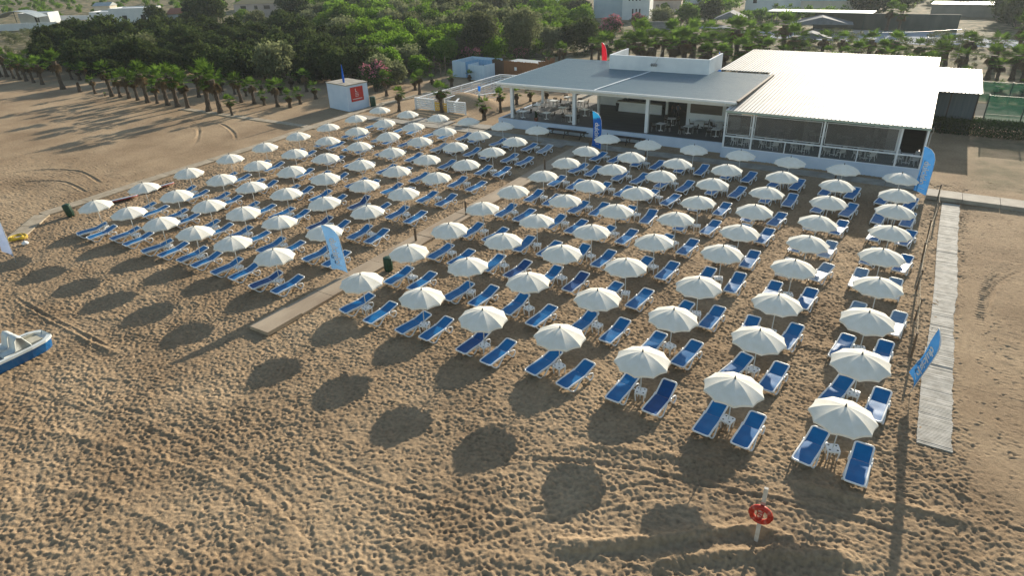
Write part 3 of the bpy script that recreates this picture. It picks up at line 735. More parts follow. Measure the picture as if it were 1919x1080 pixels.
# terrace back: bar, service opening, window wall
mb = MB(); mb.box(-30.2, -24.9, 71.75, 71.9, DZ, 2.06); mb.box(-30.2, -30.0, 71.9, 74.3, DZ, 2.06); rb(mb, 'bar_front', M_wall)
rb(MB().box(-30.3, -24.8, 71.6, 72.35, 2.06, 2.13), 'bar_counter', M_slab)
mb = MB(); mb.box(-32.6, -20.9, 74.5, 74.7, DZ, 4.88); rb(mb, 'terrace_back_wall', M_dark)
mb = MB(); mb.box(-34.0, -32.6, 74.5, 74.7, DZ, 4.88); mb.box(-34.1, -33.9, 74.7, 79.5, DZ-.05, 4.88); mb.box(-34.0, -30.3, 74.3, 74.48, DZ, 3.1); rb(mb, 'terrace_end_wall', M_wall)
mb = MB(); mb.box(-20.9, -15.4, 68.6, 68.75, DZ, 2.25); mb.box(-21.05, -20.9, 68.6, 74.5, DZ, 4.85); mb.box(-20.9, -15.4, 68.6, 68.75, 4.1, 4.85)
mb.box(-20.9, -20.7, 68.6, 68.75, 2.25, 4.1); mb.box(-17.35, -17.0, 68.6, 68.75, 2.25, 4.1); rb(mb, 'window_wall', M_wall)
mb = MB(); mb.box(-20.7, -17.35, 68.66, 68.69, 2.25, 4.1); mb.box(-17.0, -15.4, 68.66, 68.69, 2.25, 4.1); rb(mb, 'window', mat('brown_window', (.10,.085,.07), (.16,.14,.11), .6, .2, stretch=(.4,1,2)))
for x in (-29.6, -28.3, -27.0): rb(MB().box(x, x+.9, 74.3, 74.49, 2.3, 3.3), 'back_bar_shelf', M_wood)
# wing below the small roof
mb = MB(); mb.box(1.0, 4.6, 80.6, 80.75, 0, 4.2); mb.box(4.45, 4.6, 80.75, 91, 0, 4.2); rb(mb, 'wing_wall', mat('blue_grey_curtain', (.07,.10,.115), (.10,.13,.145), 1.5, .8, stretch=(3,1,.2)))
for x in (2.2, 4.5): rb(MB().box(x, x+.12, 80.5, 80.6, 0, 4.2), 'wing_post', M_darkw)
rb(MB().tube([(1.15, 61.7, 4.5), (1.2, 61.9, 4.1), (1.1, 62.0, 3.9), (1.1, 62.0, .2)], .05, 6), 'drainpipe', M_steel)

# benches in front of the terrace
def bench(x, y, L, label):
    t = thing('wooden_bench_table', label, 'bench', (x, y, 0))
    top = MB()
    for k in range(4): top.box(-L/2, L/2, -.34+k*.17, -.19+k*.17, .70, .745)
    top.build('tabletop', M_darkw, t)
    for s in (-1, 1): MB().box(-L/2, L/2, s*.72-.13, s*.72+.13, .42, .46).build('seat', M_darkw, t)
    for xx in (-L/2+.4, 0, L/2-.4):
        l = MB(); l.bar((xx, -.25, .70), (xx, -.6, 0), .07, .05); l.bar((xx, .25, .70), (xx, .6, 0), .07, .05); l.box(xx+.03, xx+.07, -.78, .78, .37, .42)
        l.build('leg', M_darkw, t)
bench(-32.0, 62.2, 4.6, 'long dark wooden bench table against the white terrace plinth, left of the blue flag')
bench(-24.9, 62.2, 3.6, 'dark wooden bench table against the white plinth, right of the blue flag')

# terrace furniture
def table_proto():
    t = thing('terrace_table', 'x', 'table', group='white pedestal tables of the terrace')
    MB().prism(rrect(.42, .42, .06), .72, .75).build('tabletop', M_white, t)
    MB().cyl(0, 0, .04, .72, .045, .045, 10).build('pedestal', M_white, t)
    b = MB(); b.box(-.3, .3, -.04, .04, 0, .045); b.box(-.04, .04, -.3, .3, 0.002, .043); b.build('base', M_white, t); return t
def chair_proto(seat_m, leg_m, name, group, arms):
    t = thing(name, 'x', 'chair', group=group)
    MB().prism(rrect(.23, .22, .05), .43, .46).build('seat', seat_m, t)
    b = MB(); P = [(x, .22+.05*abs(math.cos(i))*0, 0) for i, x in enumerate((0,))]
    for k in range(5): x = -.22+k*.11; b.bar((x, .21, .46), (x*.95, .29, .88), .085, .02)
    b.bar((-.23, .29, .87), (.23, .29, .87), .05, .03); b.build('backrest', seat_m, t)
    for sx in (-1, 1):
        MB().bar((sx*.2, -.19, .45), (sx*.23, -.24, 0), .035, .035).build('leg', leg_m, t)
        MB().bar((sx*.2, .19, .45), (sx*.23, .27, 0), .035, .035).build('leg', leg_m, t)
        if arms:
            a = MB(); a.bar((sx*.25, -.2, .65), (sx*.25, .25, .67), .05, .025); a.bar((sx*.24, -.2, .45), (sx*.25, -.2, .65), .03, .03); a.build('armrest', leg_m, t)
    return t
tp = table_proto(); cp = chair_proto(M_rattan, M_steel, 'rattan_chair', 'dark rattan chairs on the terrace', True)
wp = chair_proto(M_white, M_white, 'white_plastic_chair', 'white plastic chairs in the dining room', True)
spots = [(980.4,220.4),(1007,208),(1024,223.3),(1068.5,228.5),(1038,199.6),(1054,213),(1064,192.7),(1088,200.7),(1096,217),(1237.8,244.7),(1257.9,234.9),(1289,249.8),(1340.9,255.7),(1310,240),(1347,243)]
nt_ = nc_ = 0; LR = lambda i, n, m: f'{nth(i)} from the left of the {n}'
for i, (px, py) in enumerate(spots):
    x, y, z = at(px, py, DZ); r = random.Random(i+5); rz = r.uniform(-.3, .3)
    where = 'left terrace half' if i < 9 else 'right terrace half'
    lab = f'white pedestal table, {nth(i if i < 9 else i-9)} from the left, {where}'
    if i == 0: tp.location = (x, y, DZ); tp.rotation_euler[2] = rz; tp['label'] = lab
    else: dup(tp, (x, y, DZ), rz, lab)
    for k in range(r.choice((2, 3, 3))):
        a = rz+r.choice((0, 1))*.2+k*math.pi*(1 if r.random() < .6 else .5)+r.uniform(-.3, .3)+.4; d = r.uniform(.62, .78)
        cx, cy = x+d*math.cos(a), y+d*math.sin(a)
        if cy < 63.75: cy = 63.75
        lab = f'dark rattan chair {["at the left of", "across", "on the right of"][k]} the {nth(i if i < 9 else i-9)} table, {where}'
        if nc_ == 0: cp.location = (cx, cy, DZ); cp.rotation_euler[2] = a-math.pi/2; cp['label'] = lab
        else: dup(cp, (cx, cy, DZ), a-math.pi/2, lab)
        nc_ += 1
nw = 0
for i, x in enumerate((-14.1, -11.2, -8.3, -5.6, -3.1, -.2)):
    for j, y in enumerate((63.5, 67.2)):
        if (i, j) == (5, 1): continue
        r = random.Random(i*7+j); xx = x+r.uniform(-.3, .3)
        tt = dup(tp, (xx, y, DZ), r.uniform(-.1, .1), f'white dining table behind the blinds, {nth(i)} from the left, {"front" if j == 0 else "inner"} row')
        for k in range(4 if j == 0 else 2):
            a = math.pi/2*k+r.uniform(-.2, .2)+.7; cx, cy = xx+.75*math.cos(a), y+.75*math.sin(a)
            lab = f'white plastic chair at {["rear right", "rear left", "front left", "front right"][k]} of the {nth(i)} {"front" if j == 0 else "inner"} dining table'
            if nw == 0: wp.location = (cx, cy, DZ); wp.rotation_euler[2] = a-math.pi/2; wp['label'] = lab
            else: dup(wp, (cx, cy, DZ), a-math.pi/2, lab)
            nw += 1
x, y, _ = at(1004.8, 227, DZ)
pot = thing('potted_cactus', 'small cactus in a terracotta pot at the terrace edge, left of the second post', 'potted plant', (x, y, DZ))
MB().lathe(0, 0, [(.16, 0), (.22, .32), (.24, .33), (.24, .38)], 12).build('pot', M_terra, pot)
c = MB()
for k in range(5): c.tube([(rnd.uniform(-.1, .1), rnd.uniform(-.1, .1), .3), (rnd.uniform(-.14, .14), rnd.uniform(-.1, .1), .8), (rnd.uniform(-.2, .2), rnd.uniform(-.1, .1), 1.1)], [.05, .06, .03], 6)
c.build('plant', M_hedge, pot)
bn = tag(MB().lathe(*at(1158, 207, DZ)[:2], [(.22, DZ), (.28, DZ+.8), (.3, DZ+.82), (.28, DZ+.9), (.05, DZ+.95)], 12).build('round_bin', M_dark), 'black lidded bin in front of the left end of the white bar', 'bin')

# ---------------------------------------------------------------- people at the bar
def person(loc, rz, label, top, legs, hair_m, long_hair, armpose):
    M_skin = bpy.data.materials.get('skin') or mat('skin', (.42,.24,.16), (.46,.27,.18), 5, .55)
    root = thing('person', label, 'person', loc, rz)
    V = []; E_ = []; Rr = []
    def v(p, r, par=None):
        V.append(p); Rr.append(r)
        if par is not None: E_.append((par, len(V)-1))
        return len(V)-1
    pel = v((0,0,.93), (.155,.115)); w_ = v((0,0,1.08), (.135,.10), pel); ch = v((0,.0,1.26), (.165,.115), w_); sh = v((0,.01,1.40), (.13,.09), ch)
    nk = v((0,.01,1.49), (.055,.055), sh); hd = v((0,-.01,1.56), (.075,.085), nk); h2 = v((0,-.015,1.64), (.083,.098), hd); h3 = v((0,-.005,1.71), (.062,.075), h2)
    for s in (-1, 1):
        hp = v((s*.10,0,.86), (.095,.10), pel); kn = v((s*.115,-.02,.48), (.058,.062), hp); an = v((s*.12,.02,.09), (.04,.045), kn); to = v((s*.135,-.14,.035), (.042,.03), an)
        so = v((s*.185,.01,1.39), (.058,.055), sh); A = armpose[0 if s < 0 else 1]
        el = v((s*A[0][0],A[0][1],A[0][2]), (.042,.042), so); wr = v((s*A[1][0],A[1][1],A[1][2]), (.028,.026), el)
        d = (Vector((s*A[1][0],A[1][1],A[1][2]))-Vector((s*A[0][0],A[0][1],A[0][2]))).normalized(); sidev = d.cross(Vector((0,0,1))); 
        if sidev.length < .1: sidev = Vector((0,1,0))
        sidev.normalize(); W_ = Vector((s*A[1][0],A[1][1],A[1][2])); pm = v(tuple(W_+d*.07), (.038,.016), wr)
        for q, ln in enumerate((.065,.078,.072,.055)):
            b_ = W_+d*.10+sidev*(q-1.5)*.021; f1 = v(tuple(b_+d*.02), (.009,.009), pm); f2 = v(tuple(b_+d*.02+d*ln*.6+Vector((0,0,-.008))), (.008,.008), f1); v(tuple(b_+d*.02+d*ln*.95+Vector((0,0,-.028))), (.007,.007), f2)
        t1 = v(tuple(W_+d*.045-sidev*.04), (.011,.011), pm); v(tuple(W_+d*.085-sidev*.062), (.009,.009), t1)
    me = bpy.data.meshes.new('body'); me.from_pydata(V, E_, []); me.materials.append(M_skin); me.materials.append(top); me.materials.append(legs)
    body = link('body', me, root)
    sk = body.modifiers.new('skin', 'SKIN'); sk.use_smooth_shade = True
    for i, r_ in enumerate(Rr): me.skin_vertices[0].data[i].radius = r_
    me.skin_vertices[0].data[0].use_root = True
    body.modifiers.new('sub', 'SUBSURF').levels = 1; body.modifiers['sub'].render_levels = 1
    dg = bpy.context.evaluated_depsgraph_get(); dg.update()
    m2 = bpy.data.meshes.new_from_object(body.evaluated_get(dg)); m2.name = 'body'
    body.modifiers.clear(); body.data = m2
    m2.materials.clear()
    for mm in (M_skin, top, legs): m2.materials.append(mm)
    for p in m2.polygons:
        c = p.center; z_ = c.z
        p.material_index = 0
        if z_ < .98 and z_ > .10 and abs(c.x) < .24: p.material_index = 2
        elif .98 <= z_ < 1.46 and abs(c.x) < .205: p.material_index = 1
        p.use_smooth = True
    f = MB()
    for s in (-1, 1): f.lathe(s*.032, -.098, [(.011, 1.645), (.012, 1.655), (.008, 1.665)], 6)
    f.build('eyes', M_dark, root)
    MB().add([(-.014,-.098,1.615),(.014,-.098,1.615),(0,-.13,1.618),(0,-.103,1.66)], [(0,1,2),(0,2,3),(2,1,3)]).build('nose', M_skin, root)
    MB().box(-.025, .025, -.101, -.094, 1.582, 1.59).build('mouth', M_red, root)
    for s in (-1, 1): MB().lathe(s*.088, 0, [(.008, 1.61), (.016, 1.635), (.012, 1.67)], 6).build('ear', M_skin, root)
    hm = MB(); n = 12
    prof_ = [(.03, 1.765), (.075, 1.74), (.102, 1.68), (.106, 1.62)]+([(.11, 1.52), (.12, 1.38), (.09, 1.22)] if long_hair else [(.09, 1.57)])
    vs = []
    for r_, z_ in prof_:
        for j in range(n):
            a = math.pi*(j/(n-1))*1.25-.39; vs.append((r_*math.cos(a), r_*math.sin(a)*1.05+(.02 if z_ < 1.6 else 0), z_))
    hm.add(vs, [(i*n+j, (i+1)*n+j, (i+1)*n+j+1, i*n+j+1) for i in range(len(prof_)-1) for j in range(n-1)]+[tuple(range(n))]); hm.build('hair', hair_m, root, True)
M_hair = mat('black_hair', (.008,.006,.005), (.015,.011,.009), 20, .5)
bar_arms = (((.27,-.05,1.12),(.20,-.27,1.13)),((.27,-.05,1.12),(.20,-.27,1.13)))
dn_arms = (((.24,.02,1.12),(.26,-.05,.88)),((.24,.02,1.12),(.24,-.08,.89)))
x, y, _ = at(1262, 221.5, DZ); person((x, y, DZ), math.pi+.1, 'person with long dark hair in dark clothes standing at the bar end', mat('dark_brown_top', (.05,.03,.03)), mat('dark_trousers', (.012,.018,.02)), M_hair, True, dn_arms)
x, y, _ = at(1269, 223, DZ); person((x, y, DZ), math.pi-.2, 'person in a grey blue top standing beside the long haired person', mat('grey_blue_top', (.09,.11,.16)), mat('black_trousers', (.02,.016,.016)), M_hair, False, bar_arms)

# ---------------------------------------------------------------- kiosk hut with the red sign
hx, hy, _ = at(655, 209.5); hr = math.radians(-10.5)
hut = thing('white_kiosk_hut', 'small white cubic hut with a red sign beside the palm rows', 'hut', (hx, hy, 0), hr)
Wd, Dp, Hh = 4.35, 3.3, 3.35
mb = MB(); mb.box(-Wd, 0, 0, Dp, 0, Hh-.12)
for k in range(8): mb.box(-Wd-.004, .004, -.004, Dp+.004, .05+k*.40, .05+k*.40+.385)
mb.build('wall', M_plinth, hut)
MB().box(-Wd-.08, .08, -.08, Dp+.08, Hh-.12, Hh).build('roof', M_slab, hut)
sg = MB().box(.008, .035, .55, 2.5, 1.15, 2.95).build('sign_board', M_red, hut)
Ms = Matrix.Rotation(math.pi/2, 4, 'Z') @ Matrix.Rotation(math.pi/2, 4, 'X')
def on_sign(y, z): return Matrix.Translation((.04, y, z)) @ Ms
text_mesh('sign_lettering', 'L', .62, M_letter, sg, on_sign(1.42, 2.5), bold=.01)
st = MB()
for z_, w_, n_ in ((2.12, .5, 4), (1.93, .62, 5), (1.74, .55, 4), (1.40, 1.5, 12)):
    for k in range(n_): a = 1.52-w_/2+w_*k/n_; st.box(.0355, .041, a, a+w_/n_*.72, z_, z_+(.07 if n_ < 12 else .10))
st.build('sign_small_print', M_letter, sg)
hfp = thing('hut_flag_pole', 'furled blue flag on a pole standing at the corner of the white hut', 'flag', at(651, 203))
MB().cyl(0, 0, 0, 5.6, .03, .02, 8).build('pole', M_steel, hfp)
f = MB(); f.lathe(.05, 0, [(.03, 3.1), (.13, 3.35), (.15, 3.9), (.11, 4.5), (.05, 5.4), (.02, 5.6)], 10); f.build('flag', M_flagd, hfp)
def bin_thing(x, y, z, label, s=1.0):
    t = thing('litter_bin', label, 'bin', (x, y, z)); 
    b = MB(); b.lathe(0, 0, [(.23*s, 0), (.27*s, .12), (.28*s, .85*s), (.26*s, .9*s)], 14); b.build('body', M_green, t, True)
    l = MB(); l.lathe(0, 0, [(.29*s, .87*s), (.29*s, .95*s), (.2*s, 1.0*s), (.04, 1.02*s)], 14); l.build('lid', M_green, t)
    h = MB(); 
    for k in range(10): a = 2*math.pi*k/10; h.bar((.283*s*math.cos(a), .283*s*math.sin(a), .08), (.287*s*math.cos(a), .287*s*math.sin(a), .84*s), .03, .015)
    h.build('ribs', M_green, t); return t
bx, by, _ = at(134, 405); b_ = bin_thing(bx, by, 0, 'dark green litter bin leaning beside the left paved path', 1.05); b_.rotation_euler = (.10, -.12, 0)
bx, by, _ = at(729, 508); bin_thing(bx, by, 0, 'dark green litter bin at the right edge of the wooden boardwalk', 1.0)
bx, by, _ = at(700, 200); b_ = bin_thing(bx, by, 0, 'tall green bin against the right side of the white hut', 1.35)

# ---------------------------------------------------------------- feather flags
def feather(x, y, rz, label, m, mtop=None, h=3.5, w=.82, text='dulciglo', tilt=(0,0), bulge=.12, dash=True):
    t = thing('feather_flag', label, 'flag', (x, y, gz(x, y) if abs(x) < 80 and y < 100 else 0)); t.rotation_euler = (tilt[0], tilt[1], rz)
    pole = [(0, 0, -.1), (0, 0, h*.62)]+[(-(w)*math.sin(q*math.pi/2)**2*.98*(q**1.1), 0, h*.62+h*.38*math.sin(q*math.pi/2)) for q in (.25, .45, .65, .85, 1)]
    MB().tube(pole, .018, 6).build('pole', M_white, t, True)
    def edge(z):
        if z < h*.62: return 0.
        q = math.asin(min(1, (z-h*.62)/(h*.38)))/(math.pi/2); return -w*.98*math.sin(q*math.pi/2)**2*(q**1.1)
    nz, nx_ = 22, 6; vs = []; mb = MB()
    for i in range(nz+1):
        q = i/nz
        for j in range(nx_+1):
            u = j/nx_; zb = .32+.38*u; z = zb+(h-zb)*q
            xr = edge(z); xl = -w*(.96-.10*math.sin(q*math.pi)); xl = min(xl, xr-.004)
            xx = xr+(xl-xr)*u; yy = bulge*math.sin(u*math.pi)*(.5+.5*math.sin(q*5+.7))+.03*math.sin(9*q+4*u)
            vs.append((xx, yy, z))
    fs = [(i*(nx_+1)+j, (i+1)*(nx_+1)+j, (i+1)*(nx_+1)+j+1, i*(nx_+1)+j+1) for i in range(nz) for j in range(nx_)]
    mb.add(vs, fs); 
    if mtop is not None:
        for k, f_ in enumerate(fs):
            if vs[f_[0]][2] > h*.80: mb.m[k] = 1
    cl = mb.build('cloth', [m, mtop] if mtop is not None else m, t, True)
    if text:
        # lettering follows the cloth, reading from top to bottom on the side that faces the sea
        Mx = Matrix.Translation((-.50*w, -.012, h*.50)) @ Matrix.Rotation(math.pi/2, 4, 'X') @ Matrix.Rotation(-math.pi/2, 4, 'Z')
        lt = text_mesh('lettering', text, .60, M_letter, cl, Mx, extrude=.001, bold=.016)
        me = lt.data; MM = Mx.copy()
        for v_ in me.vertices:
            p = MM @ v_.co
            zz = p.z; u = min(1, max(0, -p.x/w)); zb = .32+.38*u; q = (zz-zb)/(h-zb)
            yy = bulge*math.sin(u*math.pi)*(.5+.5*math.sin(q*5+.7))+.03*math.sin(9*q+4*u)
            p.y = yy-.012+(p.y+.012); v_.co = MM.inverted() @ p
        if dash:
            db = MB(); u_ = .35
            db.bar((-.62*w, -.03+bulge*.6, .92), (-.25*w, -.03+bulge*.5, .82), .012, .03); db.build('small_print', M_letter, cl)
    return t
feather(-28.9, 26.0, math.radians(24), 'blue feather flag rising from the near end of the wooden boardwalk', M_flag, h=3.7, w=1.05, tilt=(0, -.07))
fx, fy, _ = at(1126, 287); feather(fx, fy, math.radians(20), 'vivid blue feather flag with cyan top in front of the terrace', M_flagd, M_flagtop, h=4.1, w=.95)
fx, fy, _ = at(1733, 374); feather(fx, fy, math.radians(10), 'light blue feather flag at the right end of the restaurant', M_flagm, M_flagm, h=4.15, w=1.0)
feather(2.35, 29.4, math.radians(-60), 'blue feather flag beside the slatted mat, seen steeply from above', M_flagm, h=3.7, w=.72, tilt=(-.02, .30))
fx, fy, _ = at(30, 492); feather(fx, fy, math.radians(14), 'pale blue feather flag cut by the left picture edge, beside the yellow hose', mat('pale_blue_flag', (.28,.36,.55), (.33,.41,.6), 2, .7, trans=.3), h=3.9, w=1.0, text=None, tilt=(0, .06))
fx, fy = at(1139, 77, 7.0)[:2]; feather(fx, fy, math.radians(25), 'red feather flag behind the grey terrace roof', M_redflag, h=6.9, w=.8, text='Lido', dash=False)
fx, fy = at(1356, 94, 6.5)[:2]; feather(fx, fy, math.radians(60), 'small blue feather flag behind the rooftop parapet', M_flagd, h=6.4, w=.7, text=None)
fx, fy, _ = at(898, 212); sf = thing('small_pennant_flag', 'small blue, white and green pennant by the slatted fence palms', 'flag', (fx, fy, 0))
MB().cyl(0, 0, 0, 3.4, .025, .02, 6).build('pole', M_steel, sf)
pb = MB()
for k, (z0, z1) in enumerate(((3.35, 2.75), (2.75, 2.2), (2.2, 1.6))):
    pb.add([(.03, 0, z0), (.42-.09*k, .05, z0-.1), (.30-.09*k, .03, z1-.1), (.03, 0, z1)], [(0, 1, 2, 3)], k)
pb.build('cloth', [M_flagd, M_white, M_green], sf)

# ---------------------------------------------------------------- lifebuoy post
lx, ly, _ = at(1416.7, 1013)
lb = thing('lifebuoy_post', 'weathered white post carrying an orange-red lifebuoy on the sand in front of the umbrellas', 'lifebuoy post', (lx, ly, gz(lx, ly)))
MB().box(-.065, .065, -.05, .05, -.3, 2.45).build('post', mat('weathered_white_post', (.48,.44,.38), (.62,.58,.52), 4, .8, bump=.006, bscale=12), lb)
MB().box(-.07, .07, -.057, -.05, 1.55, 1.85).build('paint_stain', mat('pink_paint', (.50,.24,.20), (.58,.36,.30), 6, .8), lb)
rg = MB(); path = [(.31*math.cos(a), -.12, 1.36+.31*math.sin(a)) for a in [2*math.pi*k/28 for k in range(28)]]
rg.tube(path, .10, 10, closed=True, ry=.085); ring = rg.build('ring', M_orange, lb, True)
for k in range(4):
    a = math.pi/4+k*math.pi/2; q = [(.31*math.cos(a+d), -.12, 1.36+.31*math.sin(a+d)) for d in (-.13, 0, .13)]
    MB().tube(q, .104, 10, ry=.089, caps=False).build('band', mat('faded_band', (.50,.12,.08)) if k == 0 else bpy.data.materials['faded_band'], ring, True)
rp = MB(); rp.tube([(.10*math.sin(k*1.3), -.20-.01*k % .03, 1.62-.045*k) for k in range(12)], .018, 6); rp.tube([(-.12, -.2, 1.6), (-.10, -.22, 1.3), (-.02, -.21, 1.12), (.06, -.2, 1.35), (.08, -.2, 1.58)], .02, 6)
rp.build('rope', M_orange, lb, True)

# ---------------------------------------------------------------- pedal boat
bo = thing('pedal_boat', 'white and blue pedal boat pulled up on the sand, cut by the left picture edge', 'pedal boat', (-37.95, 10.0, gz(-38, 10)+.02), math.radians(2))
bo.scale = (1.12, 1.03, 1.25)
def hullring(y, w, z): return [(-w, y, z), (w, y, z)]
secs = [(-2.1, .62), (-1.9, .82), (-1.2, .88), (0, .88), (1.0, .86), (1.7, .76), (2.0, .60), (2.18, .42)]
mb = MB(); vs = []
for y, w in secs: vs += [(-w*.82, y*.97, .0), (-w*1.0, y, .48), (w*1.0, y, .48), (w*.82, y*.97, .0)]
fs = []
for i in range(len(secs)-1):
    for j in (0, 2, 3): fs.append((i*4+j, i*4+(j+1) % 4, (i+1)*4+(j+1) % 4, (i+1)*4+j))
fs += [(3, 2, 1, 0), tuple(len(vs)-4+j for j in range(4))]
mb.add(vs, fs); mb.build('hull', M_boatblue, bo)
mb = MB(); vs = []
for y, w in secs: vs += [(-w-.04, y*1.015, .46), (-w-.03, y*1.015, .56), (-w+.14, y*.95, .56), (-w+.16, y*.95, .42), (w-.16, y*.95, .42), (w-.14, y*.95, .56), (w+.03, y*1.015, .56), (w+.04, y*1.015, .46)]
fs = []
for i in range(len(secs)-1):
    for j in range(7): fs.append((i*8+j, i*8+j+1, (i+1)*8+j+1, (i+1)*8+j))
fs += [tuple(range(8)), tuple(len(vs)-8+j for j in range(8))[::-1]]
mb.add(vs, fs); mb.build('deck', M_boatwhite, bo)
def seatshell(x0, x1, y, lean):
    mb = MB(); n = 8; vs = []
    prof2 = [(y-.55, .50), (y-.50, .62), (y-.05, .60), (y+.05, .66), (y+.16, 1.05), (y+.30, 1.18), (y+.50, 1.10), (y+.82, .55)]
    for x in (x0, x0+.05, (x0+x1)/2, x1-.05, x1):
        e = .06 if x in (x0, x1) else 0
        for yy, zz in prof2: vs.append((x, yy, max(.44, zz-e)))
    k = len(prof2); fs = [(i*k+j, (i+1)*k+j, (i+1)*k+j+1, i*k+j+1) for i in range(4) for j in range(k-1)]+[tuple(range(k))[::-1], tuple(4*k+j for j in range(k))]
    mb.add(vs, fs); return mb
for x0, x1 in ((-.62, -.03), (.03, .62)): seatshell(x0, x1, .35, 0).build('seat', M_boatwhite, bo, True)
mb = MB(); mb.box(-.60, .60, -.70, -.30, .44, .50); mb.box(-.45, .45, -1.7, -.75, .44, .66); mb.box(-.12, .12, -.75, .0, .44, .74); mb.build('console', M_boatwhite, bo)
mb = MB()
for x in (-.35, .35): mb.bar((x-.15, -.62, .72), (x+.15, -.62, .72), .04, .04); mb.bar((x-.15, -.62, .72), (x-.15, -.62, .5), .03, .03); mb.box(x-.22, x-.10, -.66, -.56, .70, .74); mb.box(x+.1, x+.22, -.66, -.56, .70, .74)
mb.build('pedals', M_darkw, bo)
MB().bar((0, -.5, .74), (0, -.42, .98), .03, .03).build('steering_lever', M_darkw, bo)
mb = MB(); mb.box(-.45, .45, 1.05, 1.85, .43, .47); mb.box(-.5, -.4, 1.0, 1.8, .47, .58); mb.box(.4, .5, 1.0, 1.8, .47, .58); mb.build('bow_tray', mat('sandy_tray', (.40,.38,.30), (.50,.47,.38), 3, .7), bo)

# ---------------------------------------------------------------- boards, hose, buoy
def surfboard(a, b, w, label):
    ax, ay, _ = a; bx, by, _ = b; L = math.hypot(bx-ax, by-ay); rz = math.atan2(by-ay, bx-ax)
    t = thing('paddle_board', label, 'paddle board', ((ax+bx)/2, (ay+by)/2, .13), rz); t.rotation_euler[0] = math.radians(-12)
    n = 20; out = []
    for i in range(n+1): s = -1+2*i/n; out.append((s*L/2, w/2*(1-abs(s)**2.6)**.6 if abs(s) < 1 else .01))
    pts = out+[(x, -y) for x, y in out[::-1]]
    MB().prism(pts, 0, .05).build('rail_band', M_red, t)
    MB().prism([(x*.985, y*.94) for x, y in pts], .052, .10).build('deck', mat('pale_blue_board', (.36,.45,.55), (.45,.53,.62), 2, .4), t)
    MB().add([(-L/2+.25, 0, 0), (-L/2+.5, 0, 0), (-L/2+.3, 0, -.13)], [(0, 1, 2)]).build('fin', M_dark, t)
surfboard(at(196, 380, .2), at(258, 365, .2), .85, 'pale paddle board with red rim lying beside the left paved path')
surfboard((-57.5, 29.6, 0), (-57.2, 32.6, 0), .7, 'second red rimmed board, just beyond the first, half hidden by an umbrella')
hx, hy, _ = at(33, 445, .1); hs = MB(); pts = []
for k in range(150):
    a = k*.30; r_ = .50+.13*math.sin(k*.077)+.05*math.sin(k*.9); pts.append((r_*math.cos(a)+.08*math.sin(k*.03), r_*math.sin(a)*1.0, .04+.10*abs(math.sin(k*.41))+.0006*k))
hs.tube(pts, .028, 5)
hso = tag(hs.build('hose_coil', M_yellow, None, True, (hx, hy, gz(hx, hy))), 'loose coil of yellow hose on the sand at the near end of the left path', 'hose')
hx, hy, _ = at(47, 456, .1); tag(MB().lathe(0, 0, [(.05, 0), (.2, .04), (.24, .12), (.18, .22), (.06, .27), (.05, .31)], 12).build('white_float', M_white, None, True, (hx, hy, gz(hx, hy))), 'small white float lying beside the yellow hose coil', 'float')

# ---------------------------------------------------------------- posts and rope along the mat, posts along the boardwalk
P_ = [at(1756, 376), at(1752, 411), at(1738, 447), at(1727, 492), at(1717, 545), at(1714, 600), at(1708, 668)]
for k, p in enumerate(P_):
    z = gz(p[0], p[1]); o = tag(MB().cyl(0, 0, -.2, 1.35, .055, .05, 8).build('fence_post', M_wood, None, False, (p[0], p[1], z)), f'weathered rope-fence post left of the slatted mat, {nth(k)} from the far end', 'post', 'rope fence posts along the slatted mat')
    o.rotation_euler = (rnd.uniform(-.05, .05), rnd.uniform(-.07, .07), 0)
rp = MB()
for k in range(len(P_)-1):
    a, b = P_[k], P_[k+1]
    for zt, r_ in ((1.22, .014), (.75, .010)):
        rp.tube([(a[0]+(b[0]-a[0])*q, a[1]+(b[1]-a[1])*q, zt-.22*math.sin(math.pi*q)) for q in (0, .2, .4, .6, .8, 1)], r_, 5)
tag(rp.build('boundary_rope', M_rope, None, True), 'pale rope sagging between the posts left of the slatted mat', 'rope')
for k, (px, py, h) in enumerate(((780,456,1.15),(874,407,1.25),(1021,322,1.2),(1105,283,1.1),(1209,304,1.0),(1565,337,1.0))):
    x, y, _ = at(px, py); w = ['boardwalk, nearest the green bin', 'boardwalk, second from the near end', 'far end of the boardwalk', 'path in front of the blue flag', 'front path, beside the terrace corner', 'front path below the glazed dining room'][k]
    tag(MB().box(-.06, .06, -.06, .06, -.1, h).build('wooden_post', M_wood, None, False, (x, y, .02)), f'short dark wooden post at the {w}', 'post', 'short wooden posts beside the paths')
